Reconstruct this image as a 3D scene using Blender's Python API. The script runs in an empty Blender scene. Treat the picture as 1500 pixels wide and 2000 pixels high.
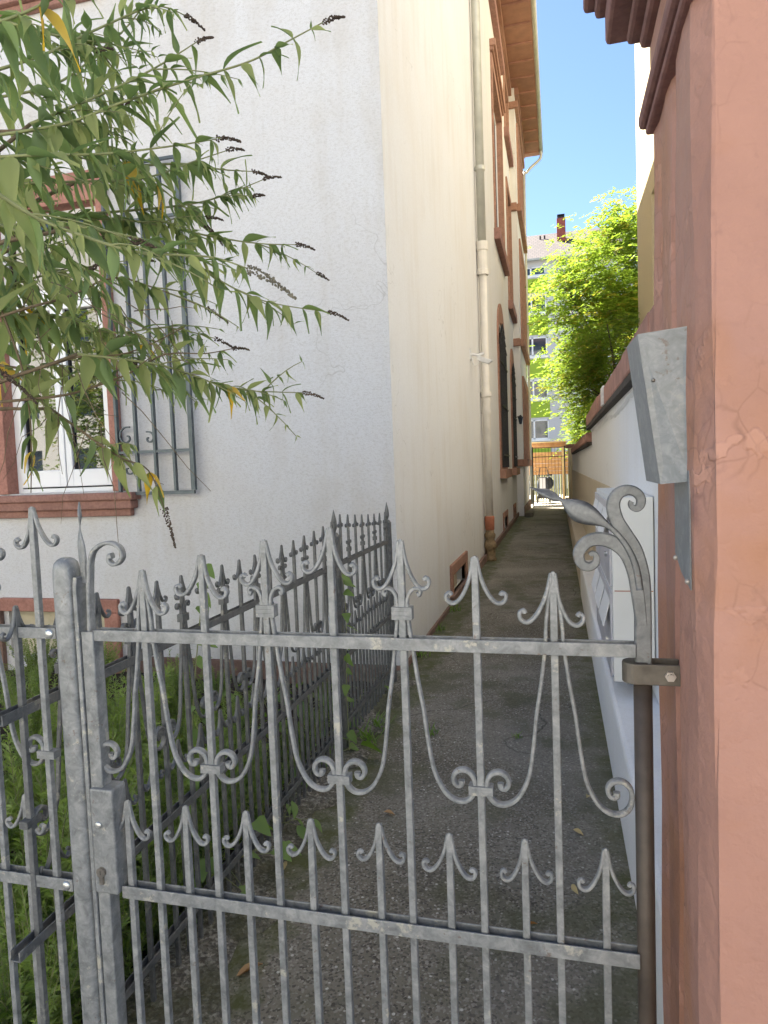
import bpy, math, random
from mathutils import Vector, Matrix
random.seed(7)
R = math.radians
scene = bpy.context.scene
col = scene.collection

# ------------------------------------------------------------------ camera, sky, sun, exposure
cd = bpy.data.cameras.new('camera'); cam = bpy.data.objects.new('camera', cd); col.objects.link(cam)
cam.matrix_world = Matrix(((0.96829, 0.02054, 0.24898, 0), (0.24703, 0.07006, -0.96647, 0),
                           (-0.0373, 0.99733, 0.06276, 1.6), (0, 0, 0, 1)))
cd.sensor_fit = 'VERTICAL'; cd.sensor_height = 36; cd.sensor_width = 36; cd.lens = 23.86
cd.clip_start = 0.05; cd.clip_end = 600
scene.camera = cam
SUN_AZ = R(-41); SUN_EL = R(48)          # azimuth from +Y towards +X
w = bpy.data.worlds.new('World'); scene.world = w; w.use_nodes = True
nt = w.node_tree; bg = nt.nodes['Background']
sky = nt.nodes.new('ShaderNodeTexSky'); sky.sky_type = 'NISHITA'; sky.sun_disc = False
sky.sun_elevation = SUN_EL; sky.sun_rotation = SUN_AZ; sky.air_density = 0.8; sky.dust_density = 0.15; sky.ozone_density = 3.0
nt.links.new(sky.outputs[0], bg.inputs[0]); bg.inputs[1].default_value = 0.053
ld = bpy.data.lights.new('sun', 'SUN'); sun = bpy.data.objects.new('sun', ld); col.objects.link(sun)
ld.energy = 5.0; ld.angle = R(0.55); ld.color = (1.0, 0.95, 0.86)
sd = Vector((math.sin(SUN_AZ)*math.cos(SUN_EL), math.cos(SUN_AZ)*math.cos(SUN_EL), math.sin(SUN_EL)))
sun.rotation_euler = sd.to_track_quat('Z', 'Y').to_euler(); sun.location = (0, 0, 30)
vs = scene.view_settings; vs.view_transform = 'Standard'; vs.look = 'None'; vs.gamma = 1; vs.use_curve_mapping = False
vs.exposure = 2.42

# ------------------------------------------------------------------ materials
class NT:
    def __init__(s, name):
        s.m = bpy.data.materials.new(name); s.m.use_nodes = True
        s.t = s.m.node_tree; s.b = s.t.nodes['Principled BSDF']; s.out = s.t.nodes['Material Output']
        s.tc = s.n('ShaderNodeTexCoord'); s.geo = None
    def n(s, typ, **kw):
        x = s.t.nodes.new(typ)
        for k, v in kw.items(): setattr(x, k, v)
        return x
    def l(s, a, b): s.t.links.new(a, b)
    def pos(s):
        if not s.geo: s.geo = s.n('ShaderNodeNewGeometry')
        return s.geo.outputs['Position']
    def noise(s, scale, detail=4, rough=.55, vec=None, dist=0):
        x = s.n('ShaderNodeTexNoise'); x.inputs['Scale'].default_value = scale; x.inputs['Detail'].default_value = detail
        x.inputs['Roughness'].default_value = rough; x.inputs['Distortion'].default_value = dist
        s.l(vec or s.pos(), x.inputs['Vector']); return x.outputs['Fac']
    def voro(s, scale, feature='F1', vec=None):
        x = s.n('ShaderNodeTexVoronoi', feature=feature); x.inputs['Scale'].default_value = scale
        s.l(vec or s.pos(), x.inputs['Vector']); return x.outputs['Distance']
    def scaled(s, v, vec=None):
        x = s.n('ShaderNodeVectorMath', operation='MULTIPLY'); x.inputs[1].default_value = v
        s.l(vec or s.pos(), x.inputs[0]); return x.outputs[0]
    def ramp(s, fac, stops):
        x = s.n('ShaderNodeValToRGB'); e = x.color_ramp.elements
        while len(e) < len(stops): e.new(.5)
        for i, (p, c) in enumerate(stops):
            e[i].position = p; e[i].color = (c[0], c[1], c[2], 1) if not isinstance(c, (int, float)) else (c, c, c, 1)
        s.l(fac, x.inputs[0]); return x.outputs[0]
    def mix(s, fac, a, b, blend='MIX'):
        x = s.n('ShaderNodeMix', data_type='RGBA', blend_type=blend)
        for sock, v in ((x.inputs[0], fac), (x.inputs[6], a), (x.inputs[7], b)):
            if isinstance(v, (int, float)): sock.default_value = v
            elif isinstance(v, tuple): sock.default_value = (v[0], v[1], v[2], 1)
            else: s.l(v, sock)
        return x.outputs[2]
    def math(s, op, a, b=None, c=None):
        x = s.n('ShaderNodeMath', operation=op)
        for i, v in enumerate((a, b, c)):
            if v is None: continue
            if isinstance(v, (int, float)): x.inputs[i].default_value = v
            else: s.l(v, x.inputs[i])
        return x.outputs[0]
    def sep(s, vec=None):
        x = s.n('ShaderNodeSeparateXYZ'); s.l(vec or s.pos(), x.inputs[0]); return x.outputs
    def bump(s, h, strength, dist=.01, prev=None):
        x = s.n('ShaderNodeBump'); x.inputs['Strength'].default_value = strength; x.inputs['Distance'].default_value = dist
        s.l(h, x.inputs['Height'])
        if prev: s.l(prev, x.inputs['Normal'])
        return x.outputs[0]
    def fin(s, colr=None, rough=None, normal=None, metal=None, spec=None):
        for nm, v in (('Base Color', colr), ('Roughness', rough), ('Metallic', metal), ('Specular IOR Level', spec)):
            if v is None: continue
            if isinstance(v, (int, float)): s.b.inputs[nm].default_value = v
            elif isinstance(v, tuple): s.b.inputs[nm].default_value = (v[0], v[1], v[2], 1)
            else: s.l(v, s.b.inputs[nm])
        if normal: s.l(normal, s.b.inputs['Normal'])
        return s.m
M = {}
def plain(name, c, rough=.6, metal=0, var=.15, scale=8, bump=.15, bscale=60, spec=.4):
    a = NT(name); n = a.noise(scale, 5)
    cc = a.ramp(n, [(.25, tuple(v*(1-var) for v in c)), (.75, tuple(min(1, v*(1+var)) for v in c))])
    M[name] = a.fin(cc, rough, a.bump(a.noise(bscale, 4), bump, .004), metal, spec); return M[name]

def stucco(name, c, coarse=True, stain=.5):
    a = NT(name)
    big = a.noise(.9, 6, .6); streak = a.noise(2.2, 5, .6, a.scaled((2.2, 2.2, .25)))
    d = a.math('MULTIPLY', big, streak)
    grain = a.noise(130 if coarse else 260, 3, .7); mid = a.noise(38, 4, .65, a.scaled((1, 1, 1.8)))
    base = a.mix(a.ramp(d, [(.24, 0), (.42, stain)]), c, (c[0]*.78, c[1]*.71, c[2]*.60))
    base = a.mix(a.ramp(a.noise(.55, 5, .65, dist=.5), [(.46, 0), (.68, stain*.7)]), base, (c[0]*.93, c[1]*.85, c[2]*.74))
    drip = a.math('MULTIPLY', a.ramp(a.noise(9, 4, .6, a.scaled((1, 1, .06))), [(.6, 0), (.72, 1)]), a.ramp(a.noise(1.1, 3), [(.5, 0), (.6, 1)]))
    base = a.mix(a.math('MULTIPLY', drip, stain*.45), base, (c[0]*.6, c[1]*.53, c[2]*.43))
    base = a.mix(a.ramp(grain, [(.3, .0), (.62, 1)]), tuple(v*.93 for v in c), base)
    pit = a.ramp(a.math('MULTIPLY', grain, mid), [(.15, 0), (.27, 1)])
    base = a.mix(a.math('MULTIPLY', a.math('SUBTRACT', 1, pit), .3 if coarse else .12), base, (c[0]*.5, c[1]*.45, c[2]*.38))
    dv = a.n('ShaderNodeVectorMath', operation='ADD'); nz = a.n('ShaderNodeTexNoise'); nz.inputs['Scale'].default_value = 3; a.l(a.pos(), nz.inputs['Vector']); a.l(a.pos(), dv.inputs[0]); a.l(nz.outputs['Color'], dv.inputs[1])
    hk = a.math('MULTIPLY', a.ramp(a.voro(.55, 'DISTANCE_TO_EDGE', dv.outputs[0]), [(0, 1), (.0022, 0)]), a.ramp(a.noise(.7, 3), [(.54, 0), (.6, .4)]))
    base = a.mix(hk, base, (c[0]*.4, c[1]*.37, c[2]*.33))
    b1 = a.bump(mid, .4 if coarse else .2, .005); b2 = a.bump(grain, .45 if coarse else .25, .003, b1)
    M[name] = a.fin(base, .9, b2, spec=.2); return M[name]
stucco('stucco_white', (.635, .64, .655), True, .75); stucco('stucco_side', (.745, .735, .715), False, .5)
stucco('stucco_low', (.82, .82, .82), False, .3); stucco('stucco_cream', (.84, .72, .46), False, .1)
stucco('stucco_far', (.60, .60, .62), False, .1); stucco('stucco_beige', (.62, .55, .44), False, .6)
stucco('apt_cream', (.78, .76, .60), False, .1); stucco('lime_panel', (.34, .48, .06), False, .05); stucco('bounce_white', (.84, .785, .67), False, .05); stucco('street_house', (.80, .77, .71), False, .1)  # the wing tone is for an unseen wall added to bounce light

def sandstone(name, c):
    a = NT(name); n = a.noise(7, 6, .6); n2 = a.noise(45, 4)
    cc = a.ramp(n, [(.25, tuple(v*.72 for v in c)), (.55, c), (.8, tuple(min(1, v*1.2) for v in c))])
    cc = a.mix(a.ramp(n2, [(.42, .35), (.55, 0)]), cc, tuple(v*.55 for v in c))
    M[name] = a.fin(cc, .85, a.bump(n2, .35, .006, a.bump(n, .3, .01)), spec=.2)
sandstone('sandstone', (.40, .20, .155)); sandstone('sandstone_warm', (.40, .225, .16)); sandstone('plinth_stone', (.23, .15, .12))
sandstone('cornice_stone', (.30, .165, .145)); sandstone('sandstone_sill', (.33, .18, .145))

def pillar_mat():
    a = NT('pillar_plaster'); p = a.pos(); sp = a.sep()
    big = a.noise(1.7, 6, .65); fl = a.noise(3.1, 3, .5, dist=.6)
    cc = a.ramp(big, [(.25, (.34, .182, .142)), (.5, (.415, .222, .168)), (.75, (.475, .255, .192))])
    cc = a.mix(a.ramp(fl, [(.5, 0), (.62, .7)]), cc, (.40, .19, .105))
    # flaked paint: cell edges with chips, only in patches
    dv = a.n('ShaderNodeVectorMath', operation='ADD'); nz = a.n('ShaderNodeTexNoise'); nz.inputs['Scale'].default_value = 9
    a.l(p, nz.inputs['Vector']); sc = a.n('ShaderNodeVectorMath', operation='SCALE'); sc.inputs[3].default_value = .06
    a.l(nz.outputs['Color'], sc.inputs[0]); a.l(p, dv.inputs[0]); a.l(sc.outputs[0], dv.inputs[1])
    ve = a.voro(16, 'DISTANCE_TO_EDGE', dv.outputs[0]); edge = a.ramp(ve, [(0, 1), (.04, 0)])
    patch = a.ramp(a.noise(2.6, 4, .6), [(.47, 0), (.55, 1)])
    crack = a.math('MULTIPLY', edge, patch)
    cc = a.mix(a.math('MULTIPLY', crack, .5), cc, (.24, .12, .085))
    chip = a.math('MULTIPLY', a.ramp(a.noise(15, 3, .5), [(.58, 0), (.61, 1)]), patch)
    cc = a.mix(a.math('MULTIPLY', chip, .45), cc, (.55, .30, .22))
    stain = a.ramp(a.math('MULTIPLY', a.noise(5, 5, .7, a.scaled((1, 1, .35))), a.noise(17, 4, .6)), [(.3, 0), (.42, .6)])
    cc = a.mix(stain, cc, (.20, .105, .09))
    h = a.math('ADD', a.math('MULTIPLY', ve, 1.2), a.noise(26, 5, .65))
    nrm = a.bump(h, .26, .012, a.bump(a.noise(6, 5, .6), .45, .028)); nrm = a.bump(chip, .5, .005, nrm)
    nrm = a.bump(a.noise(170, 3, .6), .22, .002, nrm)
    M['pillar'] = a.fin(cc, .62, nrm, spec=.3)
pillar_mat()

def galv(name, base=.33, dark=.2, worn=.6, metal=.35):
    a = NT(name); ob = a.tc.outputs['Object']; oi = a.n('ShaderNodeObjectInfo')
    off = a.n('ShaderNodeVectorMath', operation='ADD'); a.l(a.pos(), off.inputs[0])
    cx = a.n('ShaderNodeCombineXYZ'); a.l(a.math('MULTIPLY', oi.outputs['Random'], 17.0), cx.inputs[0]); a.l(cx.outputs[0], off.inputs[1])
    v = off.outputs[0]
    cl = a.noise(34, 6, .68, v, .6); sp = a.voro(85, vec=v); fine = a.noise(220, 3, .6, v)
    cc = a.ramp(cl, [(.3, (dark*.95, dark, dark*1.03)), (.5, (base*.93, base*.97, base*.99)), (.72, (base*1.4, base*1.42, base*1.42))])
    cc = a.mix(a.ramp(sp, [(.1, .25), (.35, 0)]), cc, (base*1.5, base*1.52, base*1.5))
    wn = a.ramp(a.math('MULTIPLY', a.noise(7, 5, .6, v), a.noise(33, 5, .7, v)), [(.33, 0), (.38, worn)])
    cc = a.mix(wn, cc, (.47, .445, .375))
    cc = a.mix(a.ramp(a.noise(11, 5, .7, v), [(.56, 0), (.72, .35)]), cc, (.14, .135, .125))
    cc = a.mix(a.ramp(a.math('MULTIPLY', a.noise(13, 5, .7, v), a.noise(90, 3, .6, v)), [(.36, 0), (.42, .55)]), cc, (.13, .07, .04))
    rg = a.ramp(cl, [(.3, .42), (.7, .62)])
    M[name] = a.fin(cc, rg, a.bump(fine, .12, .001, a.bump(cl, .25, .003)), metal, .4)
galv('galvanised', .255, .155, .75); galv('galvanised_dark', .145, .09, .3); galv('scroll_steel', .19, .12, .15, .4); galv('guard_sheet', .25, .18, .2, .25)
plain('post_brown', (.085, .068, .055), .5, .3, .35, 14, .3, 40); plain('strap_steel', (.13, .115, .095), .55, .4, .45, 22, .3, 60)
plain('bolt', (.5, .45, .4), .4, .6, .2); plain('rivet', (.6, .6, .57), .3, .8, .1); plain('cylinder', (.32, .29, .25), .3, .9, .3, 60)
plain('zinc', (.50, .49, .42), .45, .4, .15, 5); plain('pipe_paint', (.72, .67, .58), .6, 0, .1, 6)
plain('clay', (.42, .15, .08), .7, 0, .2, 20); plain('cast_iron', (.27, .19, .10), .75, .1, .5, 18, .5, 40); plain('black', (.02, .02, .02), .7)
plain('white_frame', (.82, .83, .84), .35, 0, .03, 3, .02); plain('seal', (.02, .02, .025), .5); plain('iron_grille', (.10, .12, .13), .45, .5, .2, 20)
plain('iron_black', (.035, .033, .032), .55, .4, .3, 20); plain('board', (.5, .45, .33), .7, 0, .15, 10)
plain('soffit', (.30, .155, .105), .6, 0, .2, 4); plain('tile_roof', (.17, .10, .085), .75); plain('chimney_brick', (.36, .10, .07), .8, 0, .25, 6)
plain('mail_box', (.80, .80, .77), .35, 0, .03, 4, .03); plain('mail_front', (.55, .54, .58), .35, .2, .08, 5); plain('mail_white', (.85, .85, .85), .35, 0, .03)
plain('plastic_white', (.7, .69, .66), .4, 0, .1); plain('wood', (.42, .22, .09), .65, 0, .3, 6); plain('wood_pale', (.6, .42, .2), .65, 0, .2, 6)
plain('cart_black', (.03, .033, .04), .5, 0, .3); plain('cart_grey', (.5, .5, .53), .4, 0, .05); plain('rubber', (.02, .02, .02), .8)
plain('bark', (.11, .085, .06), .9, 0, .4, 14, .7, 30); plain('twig', (.16, .12, .075), .85, 0, .3, 30); plain('twig_green', (.22, .24, .11), .8, 0, .2, 30)
plain('seed', (.075, .055, .04), .95, 0, .4, 60); plain('seed_grey', (.16, .15, .115), .95, 0, .3, 60); plain('soil', (.035, .025, .018), .95, 0, .5, 12, 1, 30)
plain('asphalt', (.05, .05, .052), .9, 0, .2, 3); plain('yard_stone', (.55, .5, .42), .85, 0, .12, 3); plain('cap_brick', (.36, .19, .145), .85, 0, .25, 9, .5, 35)
plain('cap_patch', (.62, .6, .58), .9, 0, .2, 30); plain('cap_dark', (.06, .05, .042), .95, 0, .5, 25, .8, 40); plain('reed', (.42, .40, .2), .8, 0, .25, 9)
plain('step_stone', (.16, .14, .10), .9, 0, .3, 9, .5); plain('flower', (.65, .16, .03), .7)
plain('pavement', (.36, .34, .31), .9, 0, .15, 4); plain('cobbles', (.40, .39, .37), .9, 0, .2, 6)

def tiles():
    a = NT('roof_tiles'); wv = a.n('ShaderNodeTexBrick'); wv.inputs['Scale'].default_value = 1.6
    a.l(a.scaled((1, 1, 1.7)), wv.inputs['Vector']); p = a.sep()
    cmb = a.n('ShaderNodeCombineXYZ'); a.l(p[0], cmb.inputs[0]); a.l(a.math('MULTIPLY', p[2], 1.45), cmb.inputs[1]); a.l(cmb.outputs[0], wv.inputs['Vector'])
    wv.inputs['Color1'].default_value = (.072, .047, .04, 1); wv.inputs['Color2'].default_value = (.105, .073, .064, 1); wv.inputs['Mortar'].default_value = (.03, .022, .02, 1)
    wv.inputs['Mortar Size'].default_value = .035; wv.inputs['Brick Width'].default_value = .42; wv.inputs['Row Height'].default_value = .5
    M['tiles'] = a.fin(wv.outputs[0], .8, a.bump(wv.outputs['Fac'], .6, .04))
tiles()

def path_mat():
    a = NT('path_concrete'); p = a.pos(); s = a.sep()
    ag = a.voro(110); ag2 = a.voro(230); big = a.noise(1.3, 6, .62); mid = a.noise(9, 5, .6)
    cell = a.n('ShaderNodeTexVoronoi'); cell.inputs['Scale'].default_value = 125; a.l(p, cell.inputs['Vector']); cs = a.sep(cell.outputs['Color'])
    cell2 = a.n('ShaderNodeTexVoronoi'); cell2.inputs['Scale'].default_value = 62; a.l(p, cell2.inputs['Vector']); cs2 = a.sep(cell2.outputs['Color'])
    cc = a.ramp(big, [(.3, (.12, .106, .08)), (.55, (.19, .172, .136)), (.75, (.26, .24, .195))])
    cc = a.mix(a.ramp(cs[0], [(.0, .75), (.45, 0), (.55, 0), (1, .0)]), cc, (.035, .031, .025))
    cc = a.mix(a.ramp(cs[1], [(.78, 0), (.86, .55)]), cc, (.36, .34, .295))
    cc = a.mix(a.math('MULTIPLY', a.ramp(cs2[0], [(.93, 0), (.95, .9)]), a.ramp(cell2.outputs['Distance'], [(.25, 1), (.4, 0)])), cc, (.55, .53, .48))
    cc = a.mix(a.ramp(a.noise(.45, 4, .6), [(.46, 0), (.6, .45)]), cc, (.27, .255, .22))
    # moss along both edges of the path
    ex = a.math('ADD', s[0], a.math('MULTIPLY', a.math('SUBTRACT', a.noise(3.2, 5, .65), .5), .55))
    mo = a.math('MAXIMUM', a.ramp(ex, [(.0, 0), (.1, 0), (.26, 1)]), a.ramp(a.math('MULTIPLY', ex, -1), [(.93, 0), (1.0, 1)]))
    mo = a.math('MULTIPLY', mo, a.ramp(mid, [(.35, .25), (.6, .9)]))
    cc = a.mix(mo, cc, (.075, .085, .024))
    mo2 = a.ramp(a.math('MULTIPLY', a.noise(.8, 4), a.noise(4, 4)), [(.24, 0), (.36, .7)])
    cc = a.mix(mo2, cc, (.088, .09, .046))
    # cracks
    dv = a.n('ShaderNodeVectorMath', operation='ADD'); nz = a.n('ShaderNodeTexNoise'); nz.inputs['Scale'].default_value = 2.4; nz.inputs['Detail'].default_value = 6
    a.l(p, nz.inputs['Vector']); sc = a.n('ShaderNodeVectorMath', operation='SCALE'); sc.inputs[3].default_value = .55
    a.l(nz.outputs['Color'], sc.inputs[0]); a.l(p, dv.inputs[0]); a.l(sc.outputs[0], dv.inputs[1])
    ve = a.voro(.62, 'DISTANCE_TO_EDGE', dv.outputs[0]); ck = a.ramp(ve, [(0, .8), (.003, .4), (.006, 0)])
    ck = a.math('MULTIPLY', ck, a.ramp(a.noise(.9, 3), [(.5, 0), (.58, 1)]))
    cc = a.mix(ck, cc, (.012, .011, .009))
    h = a.math('SUBTRACT', a.math('ADD', a.math('MULTIPLY', ag, -.8), a.math('MULTIPLY', ag2, -.4)), a.math('MULTIPLY', ck, 1.0))
    M['path'] = a.fin(cc, .82, a.bump(h, .3, .005, a.bump(mid, .25, .02)), spec=.3)
path_mat()
def kerb_mat():
    a = NT('kerb_gravel'); n = a.noise(3, 5); x = a.n('ShaderNodeTexVoronoi'); x.inputs['Scale'].default_value = 75; x.inputs['Randomness'].default_value = 1
    a.l(a.pos(), x.inputs['Vector']); sp = a.sep(x.outputs['Color']); f = a.noise(60, 5, .7)
    cc = a.ramp(sp[0], [(0, (.12, .11, .09)), (.6, (.22, .205, .17)), (1, (.36, .34, .29))])
    cc = a.mix(a.ramp(f, [(.42, .8), (.55, 0)]), cc, (.07, .062, .05))
    cc = a.mix(a.ramp(n, [(.45, 0), (.6, .8)]), cc, (.075, .078, .04))
    M['kerb'] = a.fin(cc, .9, a.bump(x.outputs['Distance'], .6, .01, a.bump(f, .7, .01)), spec=.2)
kerb_mat()
def glass_mat():
    a = NT('window_glass'); M['glass'] = a.fin((.012, .014, .016), .015, a.bump(a.noise(1.6, 2), .03, .01), spec=.9)
    a.b.inputs['IOR'].default_value = 1.75
    a = NT('far_glass'); M['far_glass'] = a.fin((.03, .045, .07), .05, spec=.8)
glass_mat()
def leafmat(name, top, under, tr=.3, var=.3):
    a = NT(name); oi = a.n('ShaderNodeObjectInfo'); g = a.n('ShaderNodeNewGeometry')
    n = a.noise(5, 3, .5, g.outputs['Position'])
    f = a.math('ADD', a.math('MULTIPLY', oi.outputs['Random'], .5), a.math('MULTIPLY', n, .5))
    t = a.ramp(f, [(.2, tuple(v*(1-var) for v in top)), (.5, top), (.85, (top[0]*(1+var*1.2), top[1]*(1+var), top[2]*(1+var*.4)))])
    cc = a.mix(g.outputs['Backfacing'], t, under)
    a.fin(cc, .55, spec=.35)
    tl = a.n('ShaderNodeBsdfTranslucent'); a.l(a.mix(.5, cc, (top[0]*1.8, top[1]*1.8, top[2]*.7)), tl.inputs[0])
    ms = a.n('ShaderNodeMixShader'); ms.inputs[0].default_value = tr
    a.l(a.b.outputs[0], ms.inputs[1]); a.l(tl.outputs[0], ms.inputs[2]); a.l(ms.outputs[0], a.out.inputs[0])
    M[name] = a.m
leafmat('leaf_bush', (.17, .25, .115), (.32, .36, .14), .45, .4); leafmat('leaf_yellow', (.62, .40, .02), (.6, .42, .08), .3, .15)
leafmat('leaf_herb', (.19, .28, .065), (.22, .30, .10), .4); leafmat('leaf_vine', (.13, .235, .04), (.17, .26, .08), .4)
leafmat('leaf_tree', (.17, .25, .028), (.21, .28, .05), .62); leafmat('leaf_dead', (.34, .17, .06), (.4, .25, .12), .15, .2); leafmat('leaf_dry', (.5, .36, .12), (.5, .4, .2), .15, .1)
leafmat('leaf_treey', (.30, .27, .03), (.3, .28, .06), .5)

# ------------------------------------------------------------------ mesh helpers
class MB:
    def __init__(s): s.v = []; s.f = []; s.mi = []; s.cur = 0
    def add(s, vs, fs):
        o = len(s.v); s.v += [tuple(x) for x in vs]; s.f += [tuple(i+o for i in f) for f in fs]; s.mi += [s.cur]*len(fs); return s
    def box(s, x0, x1, y0, y1, z0, z1):
        x0, x1 = sorted((x0, x1)); y0, y1 = sorted((y0, y1)); z0, z1 = sorted((z0, z1))
        return s.add([(x0, y0, z0), (x1, y0, z0), (x1, y1, z0), (x0, y1, z0), (x0, y0, z1), (x1, y0, z1), (x1, y1, z1), (x0, y1, z1)],
              [(0, 3, 2, 1), (4, 5, 6, 7), (0, 1, 5, 4), (1, 2, 6, 5), (2, 3, 7, 6), (3, 0, 4, 7)])
    def quad(s, a, b, c, d): return s.add([a, b, c, d], [(0, 1, 2, 3)])
    def tube(s, pts, rad, n=8, cap=True):
        P = [Vector(p) for p in pts]; N = len(P); rs = rad if isinstance(rad, (list, tuple)) else [rad]*N
        o = len(s.v); up = None
        for i, p in enumerate(P):
            t = (P[min(i+1, N-1)]-P[max(i-1, 0)]).normalized()
            if up is None:
                up = Vector((0, 0, 1)) if abs(t.z) < .9 else Vector((1, 0, 0))
            a = t.cross(up).normalized(); b = a.cross(t); up = b
            for k in range(n):
                q = 2*math.pi*k/n; d = a*math.cos(q)+b*math.sin(q); s.v.append(tuple(p+d*rs[i]))
        for i in range(N-1):
            for k in range(n):
                s.f.append((o+i*n+k, o+i*n+(k+1) % n, o+(i+1)*n+(k+1) % n, o+(i+1)*n+k)); s.mi.append(s.cur)
        if cap:
            s.f.append(tuple(o+k for k in range(n))[::-1]); s.f.append(tuple(o+(N-1)*n+k for k in range(n))); s.mi += [s.cur]*2
        return s
    def strip(s, pts, th, wd, y0=0.0, ch=.3):
        """flat bar swept through (x,z) points: th = half thickness in the plane, wd = half width across it"""
        N = len(pts); th = th if isinstance(th, (list, tuple)) else [th]*N; wd = wd if isinstance(wd, (list, tuple)) else [wd]*N
        o = len(s.v)
        for i, (x, z) in enumerate(pts):
            a, b = pts[max(i-1, 0)], pts[min(i+1, N-1)]; tx, tz = b[0]-a[0], b[1]-a[1]; L = math.hypot(tx, tz) or 1
            nx, nz = -tz/L, tx/L; t, d = th[i], wd[i]; c = min(t, d)*ch
            for (p, q) in ((t, d-c), (t-c, d), (-t+c, d), (-t, d-c), (-t, -d+c), (-t+c, -d), (t-c, -d), (t, -d+c)):
                s.v.append((x+nx*p, y0+q, z+nz*p))
        for i in range(N-1):
            for k in range(8):
                s.f.append((o+i*8+k, o+i*8+(k+1) % 8, o+(i+1)*8+(k+1) % 8, o+(i+1)*8+k)); s.mi.append(s.cur)
        s.f.append(tuple(o+k for k in range(8))); s.f.append(tuple(o+(N-1)*8+k for k in range(8))[::-1]); s.mi += [s.cur]*2
        return s
    def prism(s, poly, z0, z1):
        n = len(poly)
        s.add([(x, y, z0) for x, y in poly]+[(x, y, z1) for x, y in poly],
              [tuple(range(n))[::-1], tuple(range(n, 2*n))]+[(i, (i+1) % n, n+(i+1) % n, n+i) for i in range(n)]); return s
    def ball(s, c, r, n=8, m=5, sc=(1, 1, 1)):
        vs = [(c[0], c[1], c[2]+r*sc[2])]
        for i in range(1, m):
            a = math.pi*i/m
            for k in range(n):
                b = 2*math.pi*k/n; vs.append((c[0]+r*sc[0]*math.sin(a)*math.cos(b), c[1]+r*sc[1]*math.sin(a)*math.sin(b), c[2]+r*sc[2]*math.cos(a)))
        vs.append((c[0], c[1], c[2]-r*sc[2])); fs = [(0, 1+k, 1+(k+1) % n) for k in range(n)]
        for i in range(m-2):
            for k in range(n): fs.append((1+i*n+k, 1+(i+1)*n+k, 1+(i+1)*n+(k+1) % n, 1+i*n+(k+1) % n))
        L = len(vs)-1; b0 = 1+(m-2)*n; fs += [(L, b0+(k+1) % n, b0+k) for k in range(n)]
        return s.add(vs, fs)
    def mesh(s, name, mats, smooth=False):
        me = bpy.data.meshes.new(name); me.from_pydata(s.v, [], s.f)
        for m in (mats if isinstance(mats, (list, tuple)) else [mats]): me.materials.append(M[m])
        if any(s.mi): me.polygons.foreach_set('material_index', s.mi)
        if smooth: me.polygons.foreach_set('use_smooth', [True]*len(me.polygons))
        me.update(); return me
def link(name, me, parent=None, loc=None, rot=None, scale=None):
    o = bpy.data.objects.new(name, me); col.objects.link(o)
    if parent: o.parent = parent
    if loc: o.location = loc
    if rot: o.rotation_euler = rot
    if scale: o.scale = scale
    return o
def obj(name, mb, mat, parent=None, smooth=False, bevel=0, **kw):
    o = link(name, mb.mesh(name, mat, smooth), parent, **kw)
    if bevel:
        b = o.modifiers.new('bevel', 'BEVEL'); b.width = bevel; b.segments = 2; b.limit_method = 'ANGLE'; b.angle_limit = R(50)
    return o
def thing(name, label, cat, loc=(0, 0, 0), rot=None, group=None):
    o = link(name, None, None, loc, rot); o.empty_display_size = .1; return tag(o, label, cat, group)
def tag(o, label, cat, group=None):
    o['label'] = label; o['category'] = cat
    if group: o['group'] = group
    return o
def struct(name, mb, mat, **kw):
    o = obj(name, mb, mat, **kw); o['kind'] = 'structure'; return o
def catmull(pts, sub=4):
    out = []; n = len(pts); D = len(pts[0])
    for i in range(n-1):
        p0, p1, p2, p3 = pts[max(i-1, 0)], pts[i], pts[i+1], pts[min(i+2, n-1)]
        for k in range(sub):
            t = k/sub
            out.append(tuple(.5*((2*p1[d])+(-p0[d]+p2[d])*t+(2*p0[d]-5*p1[d]+4*p2[d]-p3[d])*t*t+(-p0[d]+3*p1[d]-3*p2[d]+p3[d])*t**3) for d in range(D)))
    out.append(tuple(pts[-1])); return out
class Wall:
    """a wall plane: u along it, d outward from it, z up"""
    def __init__(s, axis, c, sign): s.a = axis; s.c = c; s.s = sign
    def p(s, u, d, z): return (u, s.c+s.s*d, z) if s.a == 'y' else (s.c+s.s*d, u, z)
    def box(s, mb, u0, u1, d0, d1, z0, z1):
        a = s.p(u0, d0, z0); b = s.p(u1, d1, z1); return mb.box(a[0], b[0], a[1], b[1], a[2], b[2])
    def wall(s, mb, u0, u1, z0, z1, holes, depth=.2):
        us = sorted({u0, u1, *[h[0] for h in holes], *[h[1] for h in holes]}); zs = sorted({z0, z1, *[h[2] for h in holes], *[h[3] for h in holes]})
        for i in range(len(us)-1):
            for j in range(len(zs)-1):
                cu, cz = (us[i]+us[i+1])/2, (zs[j]+zs[j+1])/2
                if any(h[0] < cu < h[1] and h[2] < cz < h[3] for h in holes): continue
                mb.quad(s.p(us[i], 0, zs[j]), s.p(us[i+1], 0, zs[j]), s.p(us[i+1], 0, zs[j+1]), s.p(us[i], 0, zs[j+1]))
        for (a, b, c, d) in holes:
            for (q0, q1) in (((a, c), (b, c)), ((b, c), (b, d)), ((b, d), (a, d)), ((a, d), (a, c))):
                mb.quad(s.p(q0[0], 0, q0[1]), s.p(q1[0], 0, q1[1]), s.p(q1[0], -depth, q1[1]), s.p(q0[0], -depth, q0[1]))
        return mb

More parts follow.
